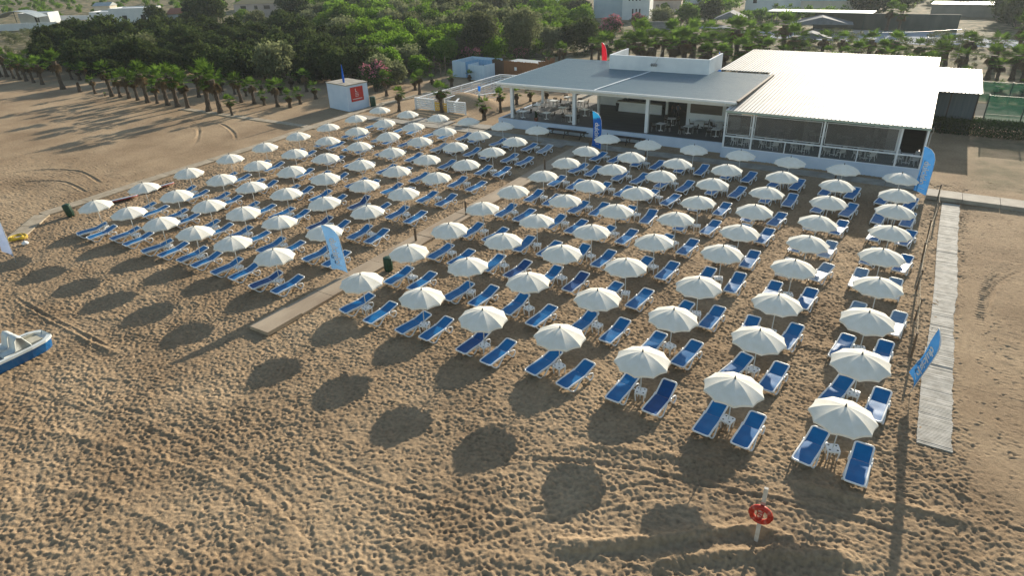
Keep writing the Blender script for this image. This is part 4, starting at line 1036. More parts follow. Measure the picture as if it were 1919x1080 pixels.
# ---------------------------------------------------------------- white slatted fences, sheds
def slat_fence(pts, h, nb, label, m=M_post, z0=0.0, sp=2.3, ts=.20):
    t = thing('slatted_fence', label, 'fence', (pts[0][0], pts[0][1], 0)); ox, oy = pts[0][0], pts[0][1]
    sl = MB(); first = True
    for k in range(len(pts)-1):
        a = Vector((pts[k][0]-ox, pts[k][1]-oy, 0)); b = Vector((pts[k+1][0]-ox, pts[k+1][1]-oy, 0)); n = max(1, round((b-a).length/sp))
        d = (b-a).normalized(); off = Vector((-d.y, d.x, 0))*.05
        for q in range(n+1):
            if k and q == 0: continue
            p = a.lerp(b, q/n); MB().box(p.x-.08, p.x+.08, p.y-.08, p.y+.08, z0-.2, h+.06).build('post', m, t)
        for j in range(nb):
            z = z0+.12+(h-.12-z0)*(j+.5)/nb; p0 = a-d*.04; p1 = b+d*.04
            sl.bar((p0.x+off.x*1.6, p0.y+off.y*1.6, z), (p1.x+off.x*1.6, p1.y+off.y*1.6, z), .03, ts)
    for k in range(len(pts)-1):
        a = Vector((pts[k][0]-ox, pts[k][1]-oy, 0)); b = Vector((pts[k+1][0]-ox, pts[k+1][1]-oy, 0)); d = (b-a).normalized()
        sl.bar((a.x-d.x*.05, a.y-d.y*.05, h+.085), (b.x+d.x*.05, b.y+d.y*.05, h+.085), .24, .045)
    sl.build('slats', m, t); return t
c0 = at(780, 205); c1 = at(815, 209); c2 = at(840, 212); c3 = at(873, 216); cc = at(938, 141, 1.3)
slat_fence([c0, c1], 1.45, 5, 'short white slatted fence panel left of the yellow gate'); slat_fence([c2, c3], 1.45, 5, 'short white slatted fence panel right of the yellow gate')
M_yel = mat('yellow_painted_boards', (.62,.40,.05), (.70,.48,.08), 2, .6)
gt = thing('yellow_gate', 'low yellow slatted gate between two white fence panels', 'gate', (c1[0], c1[1], 0))
g_ = MB(); d = Vector((c2[0]-c1[0], c2[1]-c1[1], 0))
for j in range(4): g_.bar((d.x*.04, d.y*.04, .3+j*.27), (d.x*.96, d.y*.96, .3+j*.27), .03, .16)
g_.build('slats', M_yel, gt); g2 = MB(); 
for q in (.06, .94): g2.bar((d.x*q, d.y*q, .1), (d.x*q, d.y*q, 1.3), .06, .06)
g2.build('frame', M_yel, gt)
slat_fence([(c0[0], c0[1]+.3), ((c0[0]+cc[0])/2, (c0[1]+cc[1])/2), cc], 1.35, 4, 'long white slatted fence running back from the yellow gate')
cd = at(941, 153, 1.2)
slat_fence([(c0[0]+3.6, c0[1]+1.5), ((c0[0]+3.6+cd[0])/2, (c0[1]+1.5+cd[1])/2), cd], 1.3, 4, 'second white slatted fence parallel to the long one, nearer the restaurant')
slat_fence([cc, (cc[0]+6, cc[1]+.3), (-42.5, cc[1]+.5)], 1.35, 4, 'white slatted fence behind the terrace roof corner')
slat_fence([at(853, 212), at(862, 200), at(935, 190)], 1.1, 3, 'low white post fence beside the sand mound', sp=2.0, ts=.07)
# sheds
sx, sy, _ = at(849, 143); sh_ = thing('blue_white_shed', 'pale blue and white open changing shed behind the slatted fence', 'shed', (sx, sy, 0), math.radians(-4))
M_shed = mat('pale_blue_board', (.46,.60,.72), (.55,.67,.77), 1.5, .7, stretch=(3,3,.3)); M_shedb = mat('sky_blue_board', (.20,.40,.62), (.26,.46,.66), 1.5, .7, stretch=(3,3,.3))
mb = MB(); mb.box(0, 2.7, 0, .08, 0, 2.4); mb.box(0, .08, .08, 5.2, 0, 2.4); mb.box(0.08, 6.2, 5.12, 5.2, 0, 2.4); mb.build('wall', M_shed, sh_)
mb = MB(); mb.box(2.75, 2.83, 0, 3.2, 0, 2.4); 
for k in range(9): mb.box(2.9+k*.3, 3.12+k*.3, 3.2, 3.26, 0, 2.35)
mb.build('inner_wall', M_shedb, sh_)
mb = MB(); mb.box(4.2, 4.28, -1.2, 1.4, 0, 2.3); mb.box(4.28, 7.3, -1.2, -1.12, 0, 2.3); mb.box(7.22, 7.3, -1.12, 1.6, 0, 2.3); mb.build('screen_wall', M_shed, sh_)
sx, sy, _ = at(945, 142); rs = thing('reed_fenced_enclosure', 'brown wood-plank enclosure with a small white notice, behind the fence', 'shed', (sx, sy, 0), math.radians(-6))
M_reed = mat('orange_brown_planks', (.17,.075,.03), (.27,.125,.05), 3, .85, stretch=(5,5,.2)); M_reedd = mat('brown_planks', (.09,.05,.028), (.14,.08,.045), 3, .85, stretch=(5,5,.2))
mb = MB()
for k in range(30): mb.box(k*.22, k*.22+.205, 0, .05, 0, 2.35+rnd.uniform(-.06, .06))
for k in range(20): mb.box(6.62, 6.67, .1+k*.22, .1+k*.22+.205, 0, 2.5+rnd.uniform(-.08, .3))
mb.build('plank_front', M_reed, rs)
mb = MB()
for k in range(12): mb.box(-2.7+k*.22, -2.7+k*.22+.2, .4, .45, 0, 2.3+rnd.uniform(-.1, .1))
mb.build('plank_side', M_reedd, rs); MB().box(.1, 6.3, .3, 3.6, 2.05, 2.13).build('sheet_roof', mat('pale_roof_sheet', (.30,.34,.36), (.40,.44,.45), 2, .6), rs)
MB().box(2.1, 2.55, -.03, -.005, 1.0, 1.5).build('notice', M_white, rs)
sx, sy, _ = at(790, 142); wf = thing('timber_frame', 'small weathered timber stair frame standing in the scrub', 'timber frame', (sx, sy, 0), .1)
fr = MB()
for x in (0, 1.6, 3.6): fr.box(x, x+.1, 0, .1, 0, 2.6 if x < 3 else 2.2); fr.box(x, x+.1, 1.6, 1.7, 0, 2.9)
fr.build('posts', M_wood, wf); fr = MB()
for k in range(7): fr.box(.12, 1.6, -.04+k*.1, .08+k*.1, .3+k*.3, .36+k*.3)
for z in (1.3, 1.8, 2.1): fr.box(1.72, 3.6, .0, .06, z, z+.1)
fr.build('treads', M_wood, wf)

# ---------------------------------------------------------------- palms
def leafquads(P, D, U, Lh, Wh):
    """quads centred at P along D, across U"""
    n = len(P); v = np.empty((n, 4, 3)); v[:, 0] = P-D*Lh[:, None]; v[:, 1] = P+U*Wh[:, None]; v[:, 2] = P+D*Lh[:, None]; v[:, 3] = P-U*Wh[:, None]; return v
def unit(a): return a/np.maximum(np.linalg.norm(a, axis=-1, keepdims=True), 1e-9)
def quadmesh(name, V, tint, m):
    n = len(V); me = fastmesh(name, V.reshape(-1, 3), np.arange(n*4).reshape(n, 4), m, False)
    a = me.attributes.new('tint', 'FLOAT', 'FACE'); a.data.foreach_set('value', np.clip(tint, 0, 1).astype(np.float32)); return me
def palm_crown(seed, nf, R, droop=0.0, dry=False, young=False):
    r = np.random.RandomState(seed); V = []; T = []
    for k in range(nf):
        az = r.uniform(0, 2*math.pi)
        el = math.radians(r.uniform(-85, -50)) if dry else math.radians((80-100*(k+.5)/nf if not young else 85-60*(k+.5)/nf)+r.uniform(-10, 10))
        d = np.array([math.cos(az)*math.cos(el), math.sin(az)*math.cos(el), math.sin(el)])
        lp = R*(r.uniform(.42, .58) if not dry else r.uniform(.15, .35))
        side = np.array([-math.sin(az), math.cos(az), 0]); up = np.cross(side, d)*-1
        up = np.cross(d, side)
        mid = d*lp+np.array([0, 0, -.06*R*math.cos(el)]) if not dry else d*lp+np.array([math.cos(az), math.sin(az), 0])*.14
        org = np.array([0, 0, 0.]) if not dry else np.array([math.cos(az)*.12, math.sin(az)*.12, -.05])
        V.append(leafquads(np.array([(org+mid)/2]), np.array([mid-org]), np.array([side]), np.array([.5]), np.array([.018]))[0]); T.append(.4)
        nb = 12; tn = r.uniform(.15, 1) if not dry else r.uniform(0, 1)
        for j in range(nb):
            a = math.radians(-78+156*j/(nb-1)+r.uniform(-4, 4)); Lb = R*(.62 if not dry else .5)*(1-.25*abs(a))*r.uniform(.85, 1.1)
            dd = d*math.cos(a)+side*math.sin(a)+up*.18*abs(math.sin(a)); dd /= np.linalg.norm(dd)
            q1 = mid+dd*Lb*.62; dd2 = dd+np.array([0, 0, -.35-.35*r.rand()-droop]); dd2 /= np.linalg.norm(dd2); q2 = q1+dd2*Lb*.45
            w = np.cross(dd, up); w /= np.linalg.norm(w); hw = Lb*.085
            V.append(np.array([mid, q1+w*hw, q1+dd2*.01, q1-w*hw])); V.append(np.array([q1+w*hw, q2, q2+w*.004, q1-w*hw]))
            T += [tn, tn*.9]
    return np.array(V), np.array(T)
PAL = []
def palm_proto(seed, th_, R, nf, skirt, young=False):
    """th_: trunk height at scale 1"""
    t = thing('fan_palm', 'x', 'palm', group='young fan palms')
    r = random.Random(seed); mb = MB(); P = []; rad = []
    lean = r.uniform(-.10, .10); n = 9
    for i in range(n+1):
        q = i/n; P.append((lean*q*q*th_*.5, r.uniform(-.01, .01), -.2+q*(th_+.2))); rad.append((.30-.12*ss(0, .35, q)+(.045 if i % 2 else 0)+.05*(q > .75)))
    mb.tube(P, rad, 9); mb.build('trunk', M_trunk, t)
    top = (P[-1][0], P[-1][1], th_)
    V, T = palm_crown(seed, nf, R, young=young); link('crown', quadmesh('crown', V, T, M_frond), t, top)
    if skirt:
        V, T = palm_crown(seed+50, int(skirt*1.6), R*1.05, dry=True); link('dead_fronds', quadmesh('dead_fronds', V, T, M_fronddry), t, (top[0], top[1], th_-.1))
    return t
PPS = [palm_proto(1, 2.8, 1.3, 19, 14), palm_proto(2, 2.5, 1.2, 16, 10), palm_proto(3, 2.7, 1.4, 21, 16), palm_proto(4, 1.5, 1.0, 13, 8), palm_proto(5, 0.9, .85, 11, 4, True)]
BH = [4.0, 3.6, 4.1, 2.45, 1.7]   # full heights at scale 1
def place_palm(px, py, ty, label, group, kind=None, xy=None, hh=None, r=rnd):
    if xy is None:
        x, y, _ = at(px, py); dist = math.sqrt(x*x+y*y+CAMH**2); hh = (py-ty)*dist/FOC*1.02
    else: x, y = xy
    if kind is None: kind = 4 if hh < 2.0 else 3 if hh < 3.0 else r.choice((0, 1, 2))
    s = hh/BH[kind]; sc = (s**.7 if hh > 4 else s)
    p = place(('palm', kind), PPS[kind], (x, y, gz(x, y)), (r.uniform(-.06, .06), r.uniform(-.06, .06), r.uniform(0, 6.28)), label)
    p['group'] = group; p.scale = (sc, sc, s); return p
Q = [(3,430,300),(40,432,300),(78,440,355),(112,447,325),(150,455,335),(190,465,355),(240,475,340),(355,500,318),(450,517,425),(537,527,435),(632,542,368),(677,547,418),(728,553,400),(777,563,425),(833,576,365),(886,582,455),(945,592,385),(1000,600,375),(1058,609,425),(1176,627,353),(1243,637,372),(1307,651,533),
     (1360,575,415),(1430,583,440),(1487,592,510),(1562,600,450),(1632,605,500),(1690,585,490),(1776,556,455),(1725,515,390),(1640,500,410),(1580,535,445),(1515,520,450),(1320,530,425),(1205,520,430),(1120,545,400),(1020,525,380),(960,505,400),(862,505,395),(800,492,385),(768,490,410),(592,540,520),(490,458,365),(450,450,375),(405,445,365),(290,402,320),(218,430,350),(188,400,300),(130,415,325),(100,400,330),(1470,512,455),(1385,540,470),(1248,515,420)]
skip = {(450,517,425)}
LQ = sorted([q for q in Q if q not in skip])
for i, (a, b, c) in enumerate(LQ):
    place_palm(a/3, b/3, c/3, f'young fan palm of the left planted rows, {nth(i)} from the left', 'young fan palms', r=random.Random(i)).scale *= .93
x, y, _ = at(150, 172); tag(MB().tube([(0, 0, -.1), (.05, 0, .6), (0, 0, 1.5)], [.33, .25, .2], 10).build('palm_stump', M_trunk, None, False, (x, y, 0)), 'bare crownless palm stump among the left palm rows', 'stump')
Q2 = [(255,540,400),(415,505,420),(440,535,400),(510,475,420),(325,627,495),(620,485,398),(565,635,465),(720,455,400),(798,438,375),(868,415,330),(940,400,308),(1085,408,350),(1155,392,300),(1222,377,250),(1246,367,262),(895,632,500),(803,673,548),(1062,570,488),(985,588,495),(1152,556,488),(1405,350,232),(1445,352,238),(1545,330,240)]
for i, (a, b, c) in enumerate(sorted(Q2)):
    place_palm(640+a/3, b/3, c/3, f'fan palm around the white slatted fences, {nth(i)} from the left', 'fan palms by the slatted fence')
# rows behind the restaurant
k = 0; pl = []
for j, (Y0, x0, x1, hh, sp) in enumerate(((100.5,-45,15,4.4,2.8),(107,-46,18,4.9,2.9),(114,-44,18,4.7,3.0),(122,-42,19,4.9,3.2))):
    x = x0+(j % 2)*1.6
    while x < x1:
        r = random.Random(k*3+j); hx_ = hh*r.uniform(.78, 1.25)
        if x > -22 and j == 0: hx_ *= .62
        if x < -20: hx_ *= 1.22
        elif j >= 1: hx_ *= .82
        if not (x > 1 and j == 1 and r.random() < .3): pl.append((x+r.uniform(-.6, .6), Y0+r.uniform(-1.2, 1.2), hx_, j))
        k += 1; x += sp*r.uniform(.8, 1.2)
cnt = {}
for x, y, hh, j in pl:
    i = cnt.get(j, 0); cnt[j] = i+1
    pp = place_palm(0, 0, 0, f'fan palm behind the restaurant, {["nearest", "second", "third", "fourth", "farthest"][j]} row, {nth(i)} from the left', 'fan palms planted in rows behind the restaurant', xy=(x, y), hh=hh, r=random.Random(int(x*100))); pp.scale = (pp.scale[0]*1.3, pp.scale[1]*1.3, pp.scale[2]*1.05)
for i, (a, b, ty) in enumerate(((1660,52,12),(1683,56,20),(1148,25,2),(1068,20,-2),(1275,48,28),(1450,31,13),(1478,28,12),(1906,110,42))):
    place_palm(a, b+(6 if b < 60 else 0), ty, ['tall fan palm in front of the long dark hedge, left of two','tall fan palm in front of the long dark hedge, right of two','tall palm standing in front of the white two storey house','shaggy date palm left of the white house','single palm by the pale netting poles','small palm left of the far white shed','small palm right of the far pale wall','large palm at the right picture edge'][i], 'tall palms beyond the rows', kind=2)

# ---------------------------------------------------------------- shrubs and trees
def blob_crown(seed, rx, ry, rz, nl, n, leaf, zc, shell=.35, flat=.0, flowers=0.0, base=0.0):
    r = np.random.RandomState(seed); lc = []
    while len(lc) < nl:
        p = r.uniform(-1, 1, 3)
        if np.linalg.norm(p) < 1: lc.append(p*np.array([rx*.68, ry*.68, rz*.62]))
    lc = np.array(lc); lr = r.uniform(.28, .5, nl)*min(rx, ry, rz*1.3)
    w = lr**2; pick = r.choice(nl, n, p=w/w.sum()); d = unit(r.normal(size=(n, 3))); d[:, 2] = np.where(r.rand(n) < .65, np.abs(d[:, 2]), d[:, 2])
    rad = lr[pick]*(1-shell*r.rand(n)**1.5)*(1+.15*r.normal(size=n)); P = lc[pick]+d*rad[:, None]; P[:, 2] *= 1-flat
    P[:, 2] += zc; P[:, 2] = np.maximum(P[:, 2], base+r.rand(n)*.4)
    D = unit(r.normal(size=(n, 3))+d*.4); U = unit(np.cross(D, r.normal(size=(n, 3))+d*1.5)); s = leaf*r.uniform(.6, 1.4, n)
    V = leafquads(P, D, U, s, s*.55)
    hgt = (P[:, 2]-zc)/rz; lump = r.uniform(0, .45, nl)[pick]
    T = .12+.28*np.clip(hgt*0+.5, 0, 1)+lump+r.uniform(-.12, .25, n); T = np.clip(T, 0, .75)
    if flowers > 0: T = np.where((r.rand(n) < flowers*np.clip(.4+hgt, 0.1, 1)) & (rad > lr[pick]*.85), .95, T)
    return V, T
def tree_proto(kind, seed, rx, ry, rz, zc, nl, n, leaf, m, trunk_r, limbs, label, cat, flowers=0.0, base=0.0):
    t = thing(kind, label, cat); V, T = blob_crown(seed, rx, ry, rz, nl, n, leaf, zc, flowers=flowers, base=base)
    link('crown', quadmesh('crown', V, T, m), t); r = random.Random(seed); mb = MB()
    for q in range(limbs):
        a = r.uniform(0, 6.28); e = (rx*.45*math.cos(a), ry*.45*math.sin(a), zc+rz*.2)
        mb.tube([(0+.1*math.cos(a), .1*math.sin(a), -.2), (e[0]*.35, e[1]*.35, zc*.5), e], [trunk_r, trunk_r*.7, trunk_r*.25], 6)
    mb.build('trunk', M_bark, t); return t
TP = {
 'tam': [tree_proto('tamarisk_shrub', 10+i, 3.0, 2.8, 2.5, 2.5, 30, 4300, .23, M_tam, .10, 5, 'x', 'shrub') for i in range(3)],
 'olive': [tree_proto('tamarisk_shrub', 20+i, 3.0, 3.0, 2.4, 2.5, 28, 4300, .22, M_olive, .10, 5, 'x', 'shrub') for i in range(2)],
 'lush': [tree_proto('acacia_shrub', 30+i, 3.1, 3.1, 2.2, 2.5, 24, 4600, .20, M_lush, .10, 5, 'x', 'shrub') for i in range(3)],
 'ole': [tree_proto('oleander_bush', 40+i, 1.9, 1.9, 1.9, 2.0, 16, 3800, .12, M_olean, .05, 6, 'x', 'oleander', flowers=.75) for i in range(2)],
 'big': [tree_proto('grey_green_tree', 50, 3.9, 3.9, 4.2, 4.9, 34, 11000, .17, M_olive, .22, 6, 'x', 'tree')],
 'lime': [tree_proto('umbrella_pine', 70, 3.4, 3.4, 1.8, 2.9, 22, 6000, .15, M_lime, .18, 4, 'x', 'tree')]}
def inpoly(x, y, P):
    c = False; n = len(P)
    for i in range(n):
        x1, y1 = P[i][:2]; x2, y2 = P[i-1][:2]
        if (y1 > y) != (y2 > y) and x < (x2-x1)*(y-y1)/(y2-y1)+x1: c = not c
    return c
def plant(kind, x, y, s, label, group, r, zs=None):
    v = r.randrange(len(TP[kind])); p = place((kind, v), TP[kind][v], (x, y, (gz(x, y) if y < 150 else 0)-.1), r.uniform(0, 6.28), label)
    p['group'] = group; p.scale = (s, s, (zs or s)); return p
def region(pix, z, sp, kinds, label, group, smin, smax, seed):
    P = [at(x, y, z) for x, y in pix]; r = random.Random(seed); xs = [p[0] for p in P]; ys = [p[1] for p in P]; pts = []
    tries = 0
    while tries < 6000:
        tries += 1; x = r.uniform(min(xs), max(xs)); y = r.uniform(min(ys), max(ys))
        if not inpoly(x, y, P): continue
        dd = sp*(1+.0022*max(0, math.hypot(x, y)-110)*1.6)
        if all((x-a)**2+(y-b)**2 > dd*dd for a, b, _ in pts): pts.append((x, y, dd/sp))
    for x, y, e in pts:
        q = r.uniform(smin, smax)*e*r.choice((.8, 1, 1, 1.2)); plant(r.choice(kinds), x, y, q, label, group, r, q*r.uniform(.8, 1.15))
    return len(pts)
N1 = region([(70,128),(200,146),(400,150),(600,160),(715,168),(745,120),(700,105),(560,88),(420,82),(240,80),(120,92)], 0, 3.6, ['tam']*7+['olive'], 'dark green tamarisk shrub in the dense belt behind the left palm rows', 'tamarisk shrubs of the dense dark belt', .82, 1.06, 1)
N2 = region([(735,165),(800,140),(845,120),(1000,110),(1060,95),(1060,62),(1000,50),(860,42),(700,40),(640,52),(640,90),(700,112)], 0, 4.0, ['lush','lush','lush','olive'], 'bright green rounded shrub in the thicket left of the grey-green tree', 'green shrubs of the middle thicket', .8, 1.15, 2)
N3 = region([(640,52),(700,40),(860,40),(1050,48),(1100,40),(1060,22),(860,18),(700,16),(540,22),(560,48)], 0, 5.5, ['lush','lush','tam','olive'], 'green shrub in the far part of the thicket, below the houses', 'green shrubs of the far thicket', .75, 1.0, 3)
N4 = region([(560,88),(700,105),(640,60),(560,50),(470,60),(440,80)], 0, 4.4, ['olive','tam','lush'], 'grey-green shrub in the mixed scrub behind the dark belt', 'shrubs of the mixed scrub', .42, .7, 4)
for i, (a, b, s, kd, lab) in enumerate((
    (905,112,1.0,'big','large grey-green tree behind the blue-white shed, left of two'), (985,116,1.08,'big','large pale grey-green tree behind the plank enclosure, right of two'),
    (705,172,1.25,'ole','oleander with faded pink flowers at the right end of the dark belt'), (885,125,1.0,'ole','pink grey oleander directly behind the blue-white shed'),
    (975,118,.8,'ole','faded oleander behind the plank enclosure'), (1145,88,1.5,'ole','large pink flowering oleander left of the red flag'), (1120,92,1.3,'ole','pink oleander bush just left of the large one near the red flag'), (1195,68,1.3,'ole','pink oleander below the white two storey house'),
    (1098,100,1.25,'tam','round dark green tree left of the pink oleanders'), (1060,98,1.0,'tam','dark shrub right of the pale grey-green tree'), (1030,70,1.1,'lush','bright green tree above the dark round tree'), (1085,62,1.2,'lush','green tree in front of the white house, left side'),
    (1240,52,1.0,'olive','pale bush right of the white house'), (1290,50,1.1,'lush','green bush right of the pale one near the white house'), (1330,42,1.2,'tam','dark tree at the far end of the palm rows'),
    (402,48,2.1,'tam','big dark tree between the red roofed house and the beige hip roofed house'), (355,50,.9,'tam','dark tree left of the big dark tree, above the red roofed house'), (372,44,1.5,'tam','second large dark crown just left of the biggest one'),
    (297,47,1.25,'tam','dark rounded tree between the white villa and the red roofed house'), (625,62,1.25,'lime','lime green umbrella-shaped tree at the edge of the thicket'),
    (560,42,1.5,'tam','dark tree below the blue shed, left'), (600,44,1.2,'olive','olive green tree below the blue shed, right'), (455,40,.8,'lush','small bright bush in front of the pink wall'),
    (1640,28,2.0,'tam','large hazy dark tree above the tall palms'), (1615,26,1.6,'tam','hazy tree left of the large one above the palms'), (1690,26,1.6,'olive','hazy grey tree right of the large one above the palms'), (1880,40,1.6,'tam','hazy dark tree at the right end of the long low building'), (1905,52,1.5,'tam','hazy tree at the far right picture edge'), (1905,26,1.4,'olive','small hazy tree at the upper right corner'),
    (1800,22,1.0,'tam','small round tree standing in front of the long low building'), (1823,22,.8,'tam','smaller round tree right of the other by the long low building'))):
    plant(kd, *at(a, b)[:2], s, lab, 'single trees', random.Random(i+90))
# far wooded ground, read as one mass
def woodland(name, boxes, n, leaf, m, seed, label):
    r = np.random.RandomState(seed); Vs = []; Ts = []
    for (poly, k, hh) in boxes:
        P = [at(x, y) for x, y in poly]; xs = [p[0] for p in P]; ys = [p[1] for p in P]; c = 0
        while c < k:
            x = r.uniform(min(xs), max(xs)); y = r.uniform(min(ys), max(ys))
            if not inpoly(x, y, P): continue
            c += 1; s = r.uniform(.7, 1.3)*hh; V, T = blob_crown(r.randint(9999), s*1.1, s*1.1, s*.8, 7, n, leaf*hh/2.5, s*.7); V = V+np.array([x, y, 0]); Vs.append(V); Ts.append(np.clip(T+r.uniform(-.1, .1), 0, 1))
    return tag(link(name, quadmesh(name, np.concatenate(Vs), np.concatenate(Ts), m)), label, 'woodland', kind='stuff')
woodland('far_woodland', [([(0,40),(100,45),(160,30),(330,24),(480,12),(560,8),(420,-10),(0,-14)], 210, 1.5), ([(540,22),(700,16),(1050,18),(1050,0),(700,-12),(500,-10)], 70, 2.0), ([(1230,35),(1400,30),(1400,5),(1260,5)], 14, 2.4), ([(1330,45),(1600,42),(1600,36),(1330,38)], 26, 1.8), ([(1600,14),(1919,12),(1919,-6),(1600,-6)], 40, 2.6)], 420, .34, M_lush, 5, 'mixed green scrub covering the far land around the houses')
woodland('low_scrub', [([(0,150),(70,125),(110,95),(60,60),(0,70)], 40, 1.3), ([(740,165),(840,150),(850,128),(760,135)], 10, .8), ([(1020,120),(1130,112),(1120,95),(1020,100)], 12, .9), ([(1770,128),(1919,130),(1919,90),(1770,90)], 26, .6), ([(1180,90),(1440,100),(1919,120),(1919,75),(1440,66),(1150,62)], 150, 1.0)], 260, .26, M_olive, 6, 'low dry scrub on the sandy ground')
# hedge beside the restaurant
r = np.random.RandomState(9); n = 26000
P = np.stack([r.uniform(1.3, 22, n), r.uniform(79.4, 81.2, n), r.uniform(0, 1.35, n)], -1); f = r.randint(0, 3, n)
P[:, 1] = np.where(f == 0, 79.4+r.normal(0, .10, n), P[:, 1]); P[:, 2] = np.where(f == 1, 1.3+r.normal(0, .10, n), P[:, 2])
D = unit(r.normal(size=(n, 3))); U = unit(np.cross(D, r.normal(size=(n, 3)))); s = r.uniform(.05, .11, n)
tag(link('clipped_hedge', quadmesh('clipped_hedge', leafquads(P, D, U, s, s*.6), r.uniform(0, .8, n), M_hedge)), 'low dark green clipped hedge at the foot of the green netting, right of the restaurant', 'hedge')

# ---------------------------------------------------------------- green netting enclosure
M_net = bpy.data.materials.new('green_shade_net'); t_, N_, L_ = nt(M_net)
o_ = N_.new('ShaderNodeOutputMaterial'); p_ = N_.new('ShaderNodeBsdfDiffuse'); p_.inputs[0].default_value = (.014,.06,.040,1); tr_ = N_.new('ShaderNodeBsdfTranslucent'); tr_.inputs[0].default_value = (.018,.085,.052,1); tp_ = N_.new('ShaderNodeBsdfTransparent')
m1 = N_.new('ShaderNodeMixShader'); m1.inputs[0].default_value = .5; m2_ = N_.new('ShaderNodeMixShader'); m2_.inputs[0].default_value = .42
L_.new(p_.outputs[0], m1.inputs[1]); L_.new(tr_.outputs[0], m1.inputs[2]); L_.new(m1.outputs[0], m2_.inputs[1]); L_.new(tp_.outputs[0], m2_.inputs[2]); L_.new(m2_.outputs[0], o_.inputs[0])
M_npost = mat('dark_green_post', (.01,.04,.035), None, 1, .5)
def netfence(x0, x1, y, h, sp, label):
    t = thing('green_net_fence', label, 'fence', (x0, y, 0)); n = int((x1-x0)/sp)
    for k in range(n+1):
        x = k*sp; MB().box(x-.06, x+.06, -.06, .06, -.2, h+.1).build('post', M_npost, t)
    mb = MB(); mb.box(0, n*sp, .062, .10, h-.03, h+.03); mb.box(0, n*sp, .062, .10, h*.45, h*.45+.05); mb.build('rail', M_npost, t)
    V = MB(); k = n*6
    vs = [(x0_, .12+.05*math.sin(i*1.7), z) for i, x0_ in enumerate([q*n*sp/k for q in range(k+1)]) for z in (.1, h-.05)]
    V.add(vs, [(2*i, 2*i+2, 2*i+3, 2*i+1) for i in range(k)]); V.build('net', M_net, t)
netfence(5.6, 24, 82.6, 3.4, 3.1, 'green shade-net fence behind the clipped hedge, right of the restaurant')
netfence(5.2, 24, 96.5, 2.4, 3.2, 'farther green net fence behind the small roof wing')
tag(MB().box(5.2, 26, 84, 95.8, .0, .03).build('net_court_floor', mat('dull_green_court', (.035,.05,.035), (.06,.07,.05), 1, .9)), kind='structure')

# ---------------------------------------------------------------- far structures
M_cream = mat('cream_render', (.50,.44,.36), (.58,.52,.44), .5, .85); M_pinkw = mat('pinkish_wall', (.42,.34,.30), (.50,.42,.37), .5, .85); M_vill = mat('white_render', (.58,.60,.61), (.68,.69,.69), .5, .8)
M_bluew = mat('pale_blue_render', (.40,.48,.53), (.46,.54,.58), .5, .8); M_tile = mat('red_clay_tiles', (.24,.085,.045), (.34,.13,.07), 2, .8, stretch=(6,1,1)); M_tan = mat('tan_tiles', (.40,.28,.14), (.48,.35,.19), 2, .8, stretch=(6,1,1))
M_greyr = mat('grey_sheet_roof', (.26,.30,.32), (.36,.40,.41), 1, .5); M_win = mat('dark_window', (.015,.02,.025), None, 1, .15); M_blueroof = mat('blue_sheet_roof', (.05,.20,.42), (.07,.25,.48), 1, .4)
VD = math.radians(32)
def house(px, py, w, d, h, rz, wall, label, roof='flat', roofm=None, wins=(), cat='house', name='house', storeys=None, oh=.25):
    x, y, _ = at(px, py); t = thing(name, label, cat, (x, y, 0), rz)
    MB().box(0, w, 0, d, 0, h).build('wall', wall, t)
    rm = roofm or M_greyr
    if roof == 'flat':
        m = MB(); m.box(0, w, 0, .15, h, h+.3); m.box(0, w, d-.15, d, h, h+.3); m.box(0, .15, .15, d-.15, h, h+.3); m.box(w-.15, w, .15, d-.15, h, h+.3); m.box(.15, w-.15, .15, d-.15, h, h+.05); m.build('roof', wall, t)
    elif roof == 'slab': MB().box(-oh, w+oh, -oh, d+oh, h, h+.18).build('roof', rm, t)
    elif roof == 'gable':
        MB().add([(-oh,-oh,h),(w+oh,-oh,h),(w+oh,d+oh,h),(-oh,d+oh,h),(-oh,d/2,h+d*.22),(w+oh,d/2,h+d*.22)], [(0,1,5,4),(2,3,4,5),(0,4,3),(1,2,5),(3,2,1,0)]).build('roof', rm, t)
    elif roof == 'hip':
        MB().add([(-oh,-oh,h),(w+oh,-oh,h),(w+oh,d+oh,h),(-oh,d+oh,h),(w*.35,d/2,h+d*.25),(w*.65,d/2,h+d*.25)], [(0,1,5,4),(2,3,4,5),(0,4,3),(1,2,5),(3,2,1,0)]).build('roof', rm, t)
    for (a, b, c, e) in wins:
        o = MB().box(a, a+b, -.03, .02, c, c+e).build('window', M_win, t)
        MB().box(a-.05, a+b+.05, -.09, -.031, c-.1, c-.02).build('sill', wall, o)
    return t
house(172,42,9.5,7,2.9,VD-.05,M_vill,'white flat-roofed villa at the upper left, left wing with three narrow windows',wins=[(1.6,.5,.9,1.4),(4.4,.4,.9,1.2),(6.2,.4,.9,1.2)])
house(210,45,13,8,4.3,VD-.1,M_vill,'white flat-roofed villa at the upper left, larger right wing with one dark window',wins=[(4.2,1.6,1.2,1.3),(10.5,1.6,1.0,1.6)])
house(180,30,6,5,3.4,VD,M_cream,'grey gabled upper storey behind the white villa',roof='gable',roofm=M_greyr)
house(316,44,9,7,2.7,VD-.1,M_vill,'small white house with red clay roof at the upper left',roof='gable',roofm=M_tile,wins=[(1.0,1.0,.9,1.1),(4.6,1.4,.9,1.1)])
house(440,23,17,12,2.7,VD-.05,M_pinkw,'beige house with tan hip roof behind the big dark tree',roof='hip',roofm=M_tan,wins=[(2.5,2,.9,1.2),(7.5,1.2,.9,1.2),(11,2.2,.9,1.2)])
house(40,46,10,6,3.2,VD,M_vill,'small white outbuilding with an open dark door at the upper left',wins=[(5.2,1.4,0.1,2.5)])
